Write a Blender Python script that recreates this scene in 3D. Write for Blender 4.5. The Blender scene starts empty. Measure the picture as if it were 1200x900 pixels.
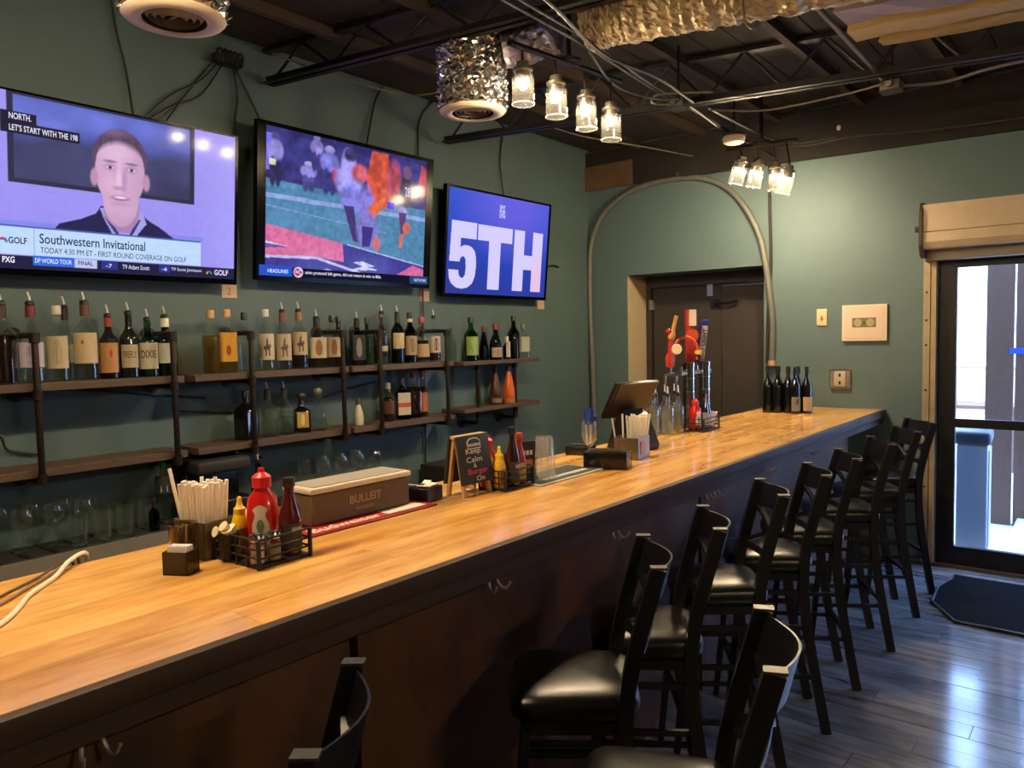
import bpy, bmesh, math, random
import numpy as np
from mathutils import Matrix, Vector

random.seed(7)
rng = np.random.default_rng(7)
SC = bpy.context.scene
COL = SC.collection
PI = math.pi

# ------------------------------------------------------------------ camera
F_PX = 900.0

cam_data = bpy.data.cameras.new('camera')
cam = bpy.data.objects.new('camera', cam_data)
COL.objects.link(cam)
SC.camera = cam
cam_data.sensor_width = 36.0
cam_data.lens = 36.0 * F_PX / 1200.0
cam_data.clip_start = 0.02
def setup_camera():
    yv = np.array([(1322. - 600) / F_PX, (380. - 450) / F_PX, 1.]); yv /= np.linalg.norm(yv)
    x2, y2 = -525.0887, 416.9418
    xv = -np.array([(x2 - 600) / F_PX, (y2 - 450) / F_PX, 1.]); xv /= np.linalg.norm(xv)
    zv = np.cross(xv, yv)
    R = np.stack([xv, yv, zv], 1)            # camera (right, down, forward) from world
    m = Matrix.Identity(4)
    for i in range(3):
        m[i][0] = R[0][i]; m[i][1] = -R[1][i]; m[i][2] = -R[2][i]
    m[2][3] = 1.645
    cam.matrix_world = m
setup_camera()

# ------------------------------------------------------------------ world, exposure
SC.view_settings.view_transform = 'Standard'
SC.view_settings.look = 'None'
SC.view_settings.exposure = 0.1
SC.view_settings.gamma = 1.0
SC.view_settings.use_curve_mapping = False
SC.cycles.transparent_max_bounces = 48
SC.cycles.max_bounces = 10
world = bpy.data.worlds.new('world'); SC.world = world
world.use_nodes = True
_bg = world.node_tree.nodes['Background']
_bg.inputs[0].default_value = (0.35, 0.56, 1.0, 1)
_bg.inputs[1].default_value = 16.0
BULB = 1850.0           # radiance of a jar lamp's bulb
LAMP_COL = (1.0, 0.75, 0.46)

# ------------------------------------------------------------------ materials
def lin(c):
    if isinstance(c, str):
        c = tuple(int(c[i:i + 2], 16) / 255 for i in (0, 2, 4))
    return tuple((v / 12.92 if v <= .04045 else ((v + .055) / 1.055) ** 2.4) for v in c)
MATS = {}
def new_mat(name):
    m = bpy.data.materials.new(name); m.use_nodes = True
    nt = m.node_tree; nt.nodes.clear()
    out = nt.nodes.new('ShaderNodeOutputMaterial')
    return m, nt, out
def P(name, col, rough=.5, metal=0., coat=0., bump=0., bscale=200., vary=0., vscale=6., emit=None, estr=1., spec=.5, stretch=(1, 1, 1), rnd=0., col2=None):
    """principled material; vary mixes a noise-driven darker tone (paint wear / grain), rnd shifts value per object"""
    if name in MATS: return MATS[name]
    m, nt, out = new_mat(name); N = nt.nodes; L = nt.links
    b = N.new('ShaderNodeBsdfPrincipled')
    L.new(b.outputs[0], out.inputs[0])
    c = lin(col)
    b.inputs['Base Color'].default_value = (*c, 1)
    b.inputs['Roughness'].default_value = rough
    b.inputs['Metallic'].default_value = metal
    b.inputs['Coat Weight'].default_value = coat
    b.inputs['Coat Roughness'].default_value = .08
    b.inputs['Specular IOR Level'].default_value = spec
    if emit is not None:
        b.inputs['Emission Color'].default_value = (*lin(emit), 1); b.inputs['Emission Strength'].default_value = estr
    if vary or bump:
        tc = N.new('ShaderNodeNewGeometry'); mp = N.new('ShaderNodeMapping')
        mp.inputs['Scale'].default_value = stretch
        L.new(tc.outputs['Position'], mp.inputs[0])
        if rnd:
            oi = N.new('ShaderNodeObjectInfo'); ml = N.new('ShaderNodeMath'); ml.operation = 'MULTIPLY'; ml.inputs[1].default_value = 37.
            L.new(oi.outputs['Random'], ml.inputs[0]); cx = N.new('ShaderNodeCombineXYZ')
            L.new(ml.outputs[0], cx.inputs[0]); L.new(ml.outputs[0], cx.inputs[1]); L.new(cx.outputs[0], mp.inputs['Location'])
    last = None
    if vary:
        n = N.new('ShaderNodeTexNoise'); n.inputs['Scale'].default_value = vscale; n.inputs['Detail'].default_value = 6
        n.inputs['Roughness'].default_value = .65
        L.new(mp.outputs[0], n.inputs['Vector'])
        cr = N.new('ShaderNodeValToRGB'); cr.color_ramp.elements[0].position = .32; cr.color_ramp.elements[1].position = .68
        c2 = lin(col2) if col2 else tuple(v * (1 - vary) for v in c)
        cr.color_ramp.elements[0].color = (*c2, 1); cr.color_ramp.elements[1].color = (*c, 1)
        L.new(n.outputs[0], cr.inputs[0]); last = cr.outputs[0]
    if rnd:
        oi2 = N.new('ShaderNodeObjectInfo'); mr = N.new('ShaderNodeMapRange'); mr.inputs[3].default_value = 1 - rnd; mr.inputs[4].default_value = 1 + rnd
        L.new(oi2.outputs['Random'], mr.inputs[0])
        hs = N.new('ShaderNodeHueSaturation'); L.new(mr.outputs[0], hs.inputs['Value'])
        if last is None: hs.inputs['Color'].default_value = (*c, 1)
        else: L.new(last, hs.inputs['Color'])
        last = hs.outputs[0]
    if last is not None: L.new(last, b.inputs['Base Color'])
    if bump:
        n2 = N.new('ShaderNodeTexNoise'); n2.inputs['Scale'].default_value = bscale; n2.inputs['Detail'].default_value = 4
        L.new(mp.outputs[0], n2.inputs['Vector'])
        bp = N.new('ShaderNodeBump'); bp.inputs['Strength'].default_value = bump; bp.inputs['Distance'].default_value = .004
        L.new(n2.outputs[0], bp.inputs['Height']); L.new(bp.outputs[0], b.inputs['Normal'])
    MATS[name] = m; return m
def GLASS(name, col=(1, 1, 1), refl=.9, rough=.03, facing=.35, dust=0.):
    """thin-walled glass: see-through tint with reflections growing at grazing angles"""
    if name in MATS: return MATS[name]
    m, nt, out = new_mat(name); N = nt.nodes; L = nt.links
    t = N.new('ShaderNodeBsdfTransparent'); t.inputs[0].default_value = (*col, 1)
    g = N.new('ShaderNodeBsdfGlossy'); g.inputs['Roughness'].default_value = rough
    g.inputs[0].default_value = (refl, refl, refl, 1)
    lw = N.new('ShaderNodeLayerWeight'); lw.inputs[0].default_value = .5
    pw = N.new('ShaderNodeMath'); pw.operation = 'POWER'; pw.inputs[1].default_value = 3.2
    ml = N.new('ShaderNodeMath'); ml.operation = 'MULTIPLY_ADD'; ml.inputs[1].default_value = min(.95, facing * 2.2); ml.inputs[2].default_value = .045
    mx = N.new('ShaderNodeMixShader')
    L.new(lw.outputs['Facing'], pw.inputs[0]); L.new(pw.outputs[0], ml.inputs[0]); L.new(ml.outputs[0], mx.inputs[0])
    src = t.outputs[0]
    if dust:
        d = N.new('ShaderNodeBsdfTranslucent'); d.inputs[0].default_value = (.9, .88, .84, 1)
        m2 = N.new('ShaderNodeMixShader'); m2.inputs[0].default_value = dust
        L.new(t.outputs[0], m2.inputs[1]); L.new(d.outputs[0], m2.inputs[2]); src = m2.outputs[0]
    L.new(src, mx.inputs[1]); L.new(g.outputs[0], mx.inputs[2])
    L.new(mx.outputs[0], out.inputs[0])
    MATS[name] = m; return m
def EMIT(name, col, strength):
    if name in MATS: return MATS[name]
    m, nt, out = new_mat(name)
    e = nt.nodes.new('ShaderNodeEmission'); e.inputs[0].default_value = (*col, 1); e.inputs[1].default_value = strength
    nt.links.new(e.outputs[0], out.inputs[0]); MATS[name] = m; return m

M_WALL = P('green wall paint', '45595a', .66, vary=.16, vscale=2.2, bump=.25, bscale=140)
M_WALLB = P('green wall paint back', '516668', .66, vary=.10, vscale=1.6, bump=.25, bscale=140)
M_PLAIN = P('plain painted wall', '7c7a70', .8)
M_CREAM = P('cream plaster', 'a8987a', .8, vary=.12, vscale=5)
M_DECK = P('dark roof boards', '1e1510', .85, vary=.5, vscale=3, stretch=(6, .6, 1), rnd=.25)
M_STEEL = P('dark joist steel', '1d1818', .55, metal=.3, vary=.3, vscale=10)
M_RUST = P('brown timber', '38261a', .8, vary=.35, vscale=4, stretch=(1, 8, 8))
M_BAR = P('butcher block', 'eaba6a', .24, coat=.5, vary=.45, vscale=1.7, stretch=(7, 1.3, 7), rnd=.10, col2='bd8038', spec=.5)
def wood_knots(m):
    nt = m.node_tree; N = nt.nodes; L = nt.links
    b = [n for n in N if n.type == 'BSDF_PRINCIPLED'][0]; src = b.inputs['Base Color'].links[0].from_socket
    g = N.new('ShaderNodeNewGeometry'); mp = N.new('ShaderNodeMapping'); mp.inputs['Scale'].default_value = (5.5, 1.9, 1.); L.new(g.outputs['Position'], mp.inputs[0])
    nz = N.new('ShaderNodeTexNoise'); nz.inputs['Scale'].default_value = 3.; L.new(mp.outputs[0], nz.inputs['Vector'])
    mxv = N.new('ShaderNodeMix'); mxv.data_type = 'VECTOR'; mxv.inputs[0].default_value = .12; L.new(mp.outputs[0], mxv.inputs[4]); L.new(nz.outputs['Color'], mxv.inputs[5])
    vo = N.new('ShaderNodeTexVoronoi'); vo.voronoi_dimensions = '2D'; vo.inputs['Scale'].default_value = 1.; L.new(mxv.outputs[1], vo.inputs['Vector'])
    cr = N.new('ShaderNodeValToRGB'); e = cr.color_ramp.elements; e[0].position = .05; e[0].color = (1, 1, 1, 1); e[1].position = .22; e[1].color = (0, 0, 0, 1); L.new(vo.outputs['Distance'], cr.inputs[0])
    sp = N.new('ShaderNodeSeparateColor'); L.new(vo.outputs['Color'], sp.inputs[0]); gt = N.new('ShaderNodeMath'); gt.operation = 'GREATER_THAN'; gt.inputs[1].default_value = .68; L.new(sp.outputs[0], gt.inputs[0])
    ml = N.new('ShaderNodeMath'); ml.operation = 'MULTIPLY'; L.new(cr.outputs[0], ml.inputs[0]); L.new(gt.outputs[0], ml.inputs[1])
    m2 = N.new('ShaderNodeMath'); m2.operation = 'MULTIPLY'; m2.inputs[1].default_value = .75; L.new(ml.outputs[0], m2.inputs[0])
    mx = N.new('ShaderNodeMix'); mx.data_type = 'RGBA'; L.new(m2.outputs[0], mx.inputs[0]); L.new(src, mx.inputs[6]); mx.inputs[7].default_value = (*lin('7a4326'), 1)
    # dark streaks along the grain
    mp2 = N.new('ShaderNodeMapping'); mp2.inputs['Scale'].default_value = (14., 1.1, 1.); L.new(g.outputs['Position'], mp2.inputs[0])
    n2 = N.new('ShaderNodeTexNoise'); n2.inputs['Scale'].default_value = 1.6; n2.inputs['Detail'].default_value = 3; L.new(mp2.outputs[0], n2.inputs['Vector'])
    c2 = N.new('ShaderNodeValToRGB'); e = c2.color_ramp.elements; e[0].position = .60; e[0].color = (0, 0, 0, 1); e[1].position = .74; e[1].color = (.65, .65, .65, 1); L.new(n2.outputs[0], c2.inputs[0])
    mx2 = N.new('ShaderNodeMix'); mx2.data_type = 'RGBA'; L.new(c2.outputs[0], mx2.inputs[0]); L.new(mx.outputs[2], mx2.inputs[6]); mx2.inputs[7].default_value = (*lin('9a6430'), 1)
    L.new(mx2.outputs[2], b.inputs['Base Color'])
wood_knots(M_BAR)
M_BARDARK = P('dark stained bar wood', '3a2414', .68, vary=.4, vscale=3, stretch=(8, 1, 8))
M_BARFRONT = P('stained plywood', '5a3719', .6, vary=.5, vscale=2.6, stretch=(1, 1.4, .8), col2='2e1a0b')
M_SHELF = P('shelf board wood', '4f3c2d', .6, vary=.4, vscale=5, stretch=(8, 1, 8))
M_PIPE = P('black iron pipe', '2a201b', .45, metal=.6, vary=.3, vscale=30)
M_BLACK = P('black plastic', '0d0d0e', .35)
M_MATTE = P('matte black', '141414', .7)
M_STOOL = P('black powder coated metal', '17161a', .34, metal=.35)
M_VINYL = P('black vinyl', '070707', .30, bump=.04, bscale=400, spec=.35)
M_CHROME = P('brushed chrome', 'c9c9c9', .2, metal=1.)
M_STAIN = P('stainless steel', '9a958c', .38, metal=1., vary=.3, vscale=6)
M_WHITE = P('white plastic', 'e6e2da', .45)
M_PAPER = P('white paper', 'ebe4d6', .7)
M_CABLE = P('black cable', '0b0b0b', .5)
M_GREYCABLE = P('grey cable', '38342e', .6)
M_WCABLE = P('white cable', 'd9cfbd', .4)
M_FOIL = P('crumpled foil', 'c8c6c2', .22, metal=1.)
M_FOILW = P('insulation foil', 'a89878', .5, metal=.6, bump=.6, bscale=60)
M_FLOOR = P('floor planks', '7f828a', .14, vary=.5, vscale=2.0, stretch=(1.2, 6, 1), rnd=.25, col2='474a50', bump=.03, bscale=30, spec=.75)
M_FLOORB = P('floor base', '5c554e', .5)
M_MAT = P('door mat', '0d0e11', 1., bump=.8, bscale=260, spec=.05)
M_DOORM = P('dark bronze door metal', '1b1a1b', .45, metal=.4)
M_GLASS = GLASS('clear glass', (.96, .98, .97))
M_DOORGLASS = GLASS('door glass', (.95, .97, 1.), .6, .02, .2)
M_JAR = GLASS('jar glass', (.97, .97, .96), .9, .02, .45, .006)

# ------------------------------------------------------------------ mesh builder
class MB:
    def __init__(s): s.v = []; s.f = []
    def add(s, vs, fs, mtx=None):
        o = len(s.v)
        if mtx is not None: vs = [tuple(mtx @ Vector(p)) for p in vs]
        s.v += [tuple(p) for p in vs]; s.f += [tuple(o + i for i in f) for f in fs]; return s
    def box(s, c, d, rot=None):
        x, y, z = (k / 2 for k in d)
        vs = [(sx * x, sy * y, sz * z) for sx in (-1, 1) for sy in (-1, 1) for sz in (-1, 1)]
        fs = [(0, 1, 3, 2), (4, 6, 7, 5), (0, 4, 5, 1), (2, 3, 7, 6), (0, 2, 6, 4), (1, 5, 7, 3)]
        m = Matrix.Translation(c)
        if rot is not None: m = m @ rot
        return s.add(vs, fs, m)
    def span(s, a, b):
        return s.box([(p + q) / 2 for p, q in zip(a, b)], [abs(q - p) for p, q in zip(a, b)])
    def bevbox(s, c, d, r, seg=3, rot=None):
        bm = bmesh.new(); bmesh.ops.create_cube(bm, size=1)
        bmesh.ops.scale(bm, vec=d, verts=bm.verts)
        bmesh.ops.bevel(bm, geom=list(bm.edges), offset=r, segments=seg, profile=.5, affect='EDGES')
        bm.verts.index_update(); vs = [v.co[:] for v in bm.verts]; fs = [[v.index for v in f.verts] for f in bm.faces]; bm.free()
        m = Matrix.Translation(c)
        if rot is not None: m = m @ rot
        return s.add(vs, fs, m)
    def lathe(s, prof, n=24, at=(0, 0, 0), rot=None, p=2., cap=True):
        """prof: list of (radius, z[, squareness power])"""
        vs = []; fs = []
        for row in prof:
            r, z = row[:2]; q = row[2] if len(row) > 2 else p
            for k in range(n):
                a = 2 * PI * (k + .5) / n; c_, s_ = math.cos(a), math.sin(a)
                g = 1. if q == 2. else (abs(c_) ** q + abs(s_) ** q) ** (-1 / q)
                vs.append((r * g * c_, r * g * s_, z))
        for i in range(len(prof) - 1):
            for k in range(n):
                k2 = (k + 1) % n
                fs.append((i * n + k, i * n + k2, (i + 1) * n + k2, (i + 1) * n + k))
        if cap:
            fs.append(tuple(range(n - 1, -1, -1))); fs.append(tuple((len(prof) - 1) * n + k for k in range(n)))
        m = Matrix.Translation(at)
        if rot is not None: m = m @ rot
        return s.add(vs, fs, m)
    def tube(s, pts, r, n=8, smooth=0, cap=True):
        pts = [Vector(p) for p in pts]
        if smooth: pts = catmull(pts, smooth)
        rs = r if isinstance(r, (list, tuple)) else [r] * len(pts)
        vs = []; fs = []; up = None
        for i, p in enumerate(pts):
            t = (pts[min(i + 1, len(pts) - 1)] - pts[max(i - 1, 0)])
            t = t.normalized() if t.length > 1e-9 else Vector((0, 0, 1))
            if up is None: up = t.orthogonal().normalized()
            up = (up - t * up.dot(t)); up = up.normalized() if up.length > 1e-6 else t.orthogonal().normalized()
            w = t.cross(up)
            for k in range(n):
                a = 2 * PI * k / n
                vs.append(tuple(p + (up * math.cos(a) + w * math.sin(a)) * rs[min(i, len(rs) - 1)]))
        for i in range(len(pts) - 1):
            for k in range(n):
                k2 = (k + 1) % n; fs.append((i * n + k, i * n + k2, (i + 1) * n + k2, (i + 1) * n + k))
        if cap:
            fs.append(tuple(range(n - 1, -1, -1))); fs.append(tuple((len(pts) - 1) * n + k for k in range(n)))
        return s.add(vs, fs)
    def cyl(s, a, b, r, n=14): return s.tube([a, b], r, n)
    def prism(s, poly, axis, a, b):
        """extrude a 2-D polygon along axis (0,1,2) between a and b"""
        n = len(poly); vs = []
        for t in (a, b):
            for p, q in poly:
                c = [0, 0, 0]; o = [i for i in range(3) if i != axis]; c[o[0]] = p; c[o[1]] = q; c[axis] = t; vs.append(tuple(c))
        fs = [tuple(range(n - 1, -1, -1)), tuple(range(n, 2 * n))] + [(i, (i + 1) % n, n + (i + 1) % n, n + i) for i in range(n)]
        return s.add(vs, fs)
    def ribbon(s, path, w, t):
        """rectangular bar (w across local y, t thick) swept along a path in the x-z plane"""
        pts = [Vector(p) for p in path]; vs = []; fs = []
        for i, p in enumerate(pts):
            d = (pts[min(i + 1, len(pts) - 1)] - pts[max(i - 1, 0)]).normalized()
            nrm = Vector((d.z, 0, -d.x))
            for sy, sn in ((-1, -1), (1, -1), (1, 1), (-1, 1)):
                vs.append(tuple(p + Vector((0, sy * w / 2, 0)) + nrm * (sn * t / 2)))
        for i in range(len(pts) - 1):
            for k in range(4):
                k2 = (k + 1) % 4; fs.append((i * 4 + k, i * 4 + k2, (i + 1) * 4 + k2, (i + 1) * 4 + k))
        fs.append((3, 2, 1, 0)); o = (len(pts) - 1) * 4; fs.append((o, o + 1, o + 2, o + 3))
        return s.add(vs, fs)
    def mesh(s, name, mat, smooth=True):
        me = bpy.data.meshes.new(name); me.from_pydata(s.v, [], s.f)
        bm = bmesh.new(); bm.from_mesh(me); bmesh.ops.recalc_face_normals(bm, faces=bm.faces); bm.to_mesh(me); bm.free()
        if mat: me.materials.append(mat)
        if smooth:
            me.polygons.foreach_set('use_smooth', [True] * len(me.polygons))
            try: me.set_sharp_from_angle(angle=math.radians(38))
            except Exception: pass
        me.update(); return me
    def build(s, name, mat, parent=None, loc=None, rz=0., smooth=True):
        return put(name, s.mesh(name, mat, smooth), parent, loc, rz)
def put(name, me, parent=None, loc=None, rz=0.):
    o = bpy.data.objects.new(name, me); COL.objects.link(o)
    if parent: o.parent = parent
    if loc is not None: o.location = loc
    if rz: o.rotation_euler = (0, 0, rz)
    return o
def catmull(pts, k):
    out = []
    P_ = [pts[0] * 2 - pts[1]] + pts + [pts[-1] * 2 - pts[-2]]
    for i in range(1, len(P_) - 2):
        a, b, c, d = P_[i - 1:i + 3]
        for j in range(k):
            t = j / k
            out.append(.5 * (2 * b + (c - a) * t + (2 * a - 5 * b + 4 * c - d) * t * t + (3 * b - a - 3 * c + d) * t ** 3))
    out.append(pts[-1]); return out
def tag(o, label=None, cat=None, group=None, kind=None):
    if label: o['label'] = label
    if cat: o['category'] = cat
    if group: o['group'] = group
    if kind: o['kind'] = kind
    return o
def thing(name, label, cat, loc=(0, 0, 0), rz=0., group=None):
    o = bpy.data.objects.new(name, None); COL.objects.link(o); o.empty_display_size = .05
    o.location = loc; o.rotation_euler = (0, 0, rz)
    return tag(o, label, cat, group)
def struct(o): o['kind'] = 'structure'; return o
def copy_tree(o, parent=None):
    c = o.copy(); COL.objects.link(c); c.parent = parent
    for ch in [x for x in list(o.children)]: copy_tree(ch, c)
    return c
def dup(root, loc, rz, label):
    c = copy_tree(root); c.location = loc; c.rotation_euler = (0, 0, rz); c['label'] = label; return c
_TXT = {}
def text_verts(body, size=1., bold=0., align='LEFT', space=1.):
    """flat lettering as (verts, faces) in x (reading direction) and y (up)"""
    cu = bpy.data.curves.new('lettering', 'FONT'); cu.body = body; cu.size = size; cu.offset = bold * size
    cu.align_x = align; cu.space_character = space; cu.resolution_u = 3
    ob = bpy.data.objects.new('lettering', cu); COL.objects.link(ob)
    dg = bpy.context.evaluated_depsgraph_get(); dg.update()
    me = bpy.data.meshes.new_from_object(ob.evaluated_get(dg))
    vs = [tuple(v.co) for v in me.vertices]; fs = [tuple(p.vertices) for p in me.polygons]
    bpy.data.objects.remove(ob); bpy.data.curves.remove(cu); bpy.data.meshes.remove(me)
    return vs, fs
def flat_text(body, mat, parent, org, ex, ey, size, fit=None, bold=0., align='LEFT', name='lettering', height=None):
    """lettering laid on a plane: org + x*ex + y*ey; fit = wanted width, height = wanted cap height"""
    vs, fs = text_verts(body, size, bold, align)
    if not vs: return None
    ex = Vector(ex); ey = Vector(ey); org = Vector(org)
    x0 = min(v[0] for v in vs); x1 = max(v[0] for v in vs); y0 = min(v[1] for v in vs); y1 = max(v[1] for v in vs)
    sx = fit / (x1 - x0) if fit else 1.; sy = height / (y1 - y0) if height else 1.
    base = x0 if align == 'LEFT' else 0.
    if height: vs = [(v[0], v[1] - y0, 0) for v in vs]
    m = MB(); m.add([tuple(org + ex * ((v[0] - base) * sx) + ey * (v[1] * sy)) for v in vs], fs)
    me = bpy.data.meshes.new(name); me.from_pydata(m.v, [], m.f); me.materials.append(mat)
    return put(name, me, parent)

# ================================================================== THE SETTING
WX, BY, CEIL = -3.83, 5.94, 3.30
# floor: base slab and separately laid planks where the photo shows them
fl = struct(MB().span((-3.9, -2.6, -.12), (3.3, 6.2, -.006)).build('floor', M_FLOORB, smooth=False))
plank_w = .125
row = 0; y = 1.7
pm = {}
while y < BY - .01:
    w = min(plank_w, BY - y)
    x = -1.62 - (row * .37) % .9
    while x < 1.3:
        ln = .92
        a, b = max(x, -1.62), min(x + ln, 1.3)
        if b - a > .05:
            key = (round(b - a, 3), round(w, 3))
            if key not in pm: pm[key] = MB().box((0, 0, 0), (b - a - .003, w - .003, .008)).mesh('plank', M_FLOOR, False)
            put('plank', pm[key], fl, ((a + b) / 2, y + w / 2, -.004 + random.uniform(-.0006, .0006)))
        x += ln
    y += plank_w; row += 1

struct(MB().span((WX - .12, -2.6, -.1), (WX, 6.45, CEIL)).build('wall_left', M_WALL, smooth=False))
struct(MB().span((3.2, -2.6, -.1), (3.32, 6.06, CEIL)).build('wall_right', M_PLAIN, smooth=False))
struct(MB().span((WX - .12, -2.72, -.1), (3.32, -2.6, CEIL)).build('wall_front', M_PLAIN, smooth=False))
NX0, NX1, NZ = -3.445, -2.225, 2.16          # niche
DX0, DX1, DZ = -1.02, .92, 2.12              # entrance opening
wb = MB()
wb.span((WX, BY, -.1), (NX0, BY + .42, CEIL)); wb.span((NX0, BY, NZ), (NX1, BY + .42, CEIL))
wb.span((NX1, BY, -.1), (DX0, BY + .12, CEIL)); wb.span((DX0, BY, DZ), (DX1, BY + .12, CEIL))
wb.span((DX1, BY, -.1), (3.2, BY + .12, CEIL)); wb.span((NX1, BY + .12, -.1), (NX1 + .12, BY + .42, CEIL))
wall_back = struct(wb.build('wall_back', M_WALLB, smooth=False))
MB().span((NX0, BY + .004, 0), (NX0 + .006, BY + .36, NZ)).build('reveal', M_CREAM, wall_back, smooth=False)
struct(MB().prism([(WX + .001, 2.945), (3.19, 2.83), (3.19, CEIL - .04), (WX + .001, CEIL - .04)], 1, BY - .05, BY - .001).build('trim_1', P('dark ledger beam', '1a130f', .85, vary=.4, vscale=4, stretch=(1, 8, 8)), smooth=False))
# brown timber plate at the corner above the wall
struct(MB().span((WX + .001, BY - .064, 2.93), (-3.35, BY - .052, 3.14)).build('trim_2', P('bare brown board', '5b4330', .8, vary=.3, vscale=6), smooth=False))

# ceiling: deck, boards and rafters
ce = struct(MB().span((WX - .1, -2.7, CEIL), (3.3, 6.4, CEIL + .08)).build('ceiling', P('roof deck', '1a120e', .9), smooth=False))
bm_ = {}
xs = -3.78
while xs < 1.4:
    me = bm_.setdefault('b', MB().box((0, 0, 0), (.178, 5.4, .018)).mesh('board', M_DECK, False))
    put('board', me, ce, (xs + .09, 3.2, CEIL - .010 - random.uniform(0, .004)))
    xs += .185
for k, xr in enumerate((-3.3, -2.7, -2.1, -1.5, -.9, -.3, .3)):
    put('rafter', bm_.setdefault('r', MB().box((0, 0, 0), (.045, 5.4, .05)).mesh('rafter', M_RUST, False)), ce, (xr, 3.2, CEIL - .05))

# ------------------------------------------------------------------ entrance
dr = struct(thing('door_1', 'dark metal entrance door with a tall glass pane and push bar', None, (0, 0, 0)))
if 'category' in dr: del dr['category']
def leaf(parent, x0, x1):
    y0, y1 = 5.95, 5.995
    MB().span((x0, y0, .02), (x0 + .108, y1, DZ - .02)).build('stile', M_DOORM, parent, smooth=False)
    MB().span((x1 - .108, y0, .02), (x1, y1, DZ - .02)).build('stile', M_DOORM, parent, smooth=False)
    MB().span((x0 + .108, y0, 2.05), (x1 - .108, y1, DZ - .02)).build('top_rail', M_DOORM, parent, smooth=False)
    MB().span((x0 + .108, y0, .02), (x1 - .108, y1, .145)).build('bottom_rail', M_DOORM, parent, smooth=False)
    MB().span((x0 + .108, 5.972, .145), (x1 - .108, 5.978, 2.05)).build('pane', M_DOORGLASS, parent, smooth=False)
    b = MB().span((x0 + .1, 5.915, .97), (x1 - .1, 5.945, 1.03)); b.span((x0 + .1, 5.94, .985), (x0 + .14, 5.955, 1.015)); b.span((x1 - .14, 5.94, .985), (x1 - .1, 5.955, 1.015))
    b.build('push_bar', M_DOORM, parent, smooth=False)
leaf(dr, -1.015, -.055)
dr2 = struct(thing('door_2', 'second dark metal door leaf with glass pane', None)); 
if 'category' in dr2: del dr2['category']
leaf(dr2, -.045, .915)
fr = MB().span((DX0 - .0, 5.945, DZ - .018), (DX1, 6.05, DZ))
struct(fr.build('trim_3', M_DOORM, smooth=False))
struct(MB().span((DX0, BY - .03, 0.0), (DX1, BY + .12, .018)).build('trim_4', P('bronze threshold', '5a5048', .5, metal=.5), smooth=False))

sh = thing('roller_shutter', 'cream roll-down shutter housing with dark end plate above the glass entrance', 'shutter', (-1.09, 5.7, 2.15))
M_SHUT = P('cream enamel', 'b39f83', .5, vary=.12, vscale=8)
prof = [(.24, .02), (.0, .02), (-.02, .06), (-.02, .12), (-.012, .125), (-.02, .13), (-.015, .27), (-.01, .305), (.05, .31), (.235, .31)]
MB().prism(prof, 0, .02, 2.15).build('housing', M_SHUT, sh, smooth=False)
MB().prism([(.238, -.02), (.06, -.04), (.0, -.02), (-.03, .04), (-.035, .15), (-.03, .26), (.0, .32), (.238, .325)], 0, 0, .02).build('end_plate', P('dark rusty plate', '33221f', .6), sh, smooth=False)
MB().cyl((-.045, .1, .16), (0, .1, .16), .02, 12).build('axle', M_RUST, sh)
MB().span((.0, .12, -.05), (2.15, .2, .02)).build('bottom_slat', P('aged grey slat', '8d8373', .55), sh, smooth=False)
for k, (a, b, c) in enumerate(((-1.10, -1.058, 'a39479'), (-1.052, -1.022, 'a8916c'))):
    g = MB().span((a - (-1.09), .195 - k * 0, -2.13), (b - (-1.09), .237, -.05)).build('guide_rail', P('guide %d' % k, c, .5, metal=.2, vary=.25, vscale=9), sh, smooth=False)
    if k == 0:
        for zz in (-.26, -.45, -.62, -.93, -1.25, -1.6):
            MB().cyl((-.001 + .012, .190, zz), (.011, .196, zz), .008, 10).build('bolt', M_RUST, g)

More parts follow.
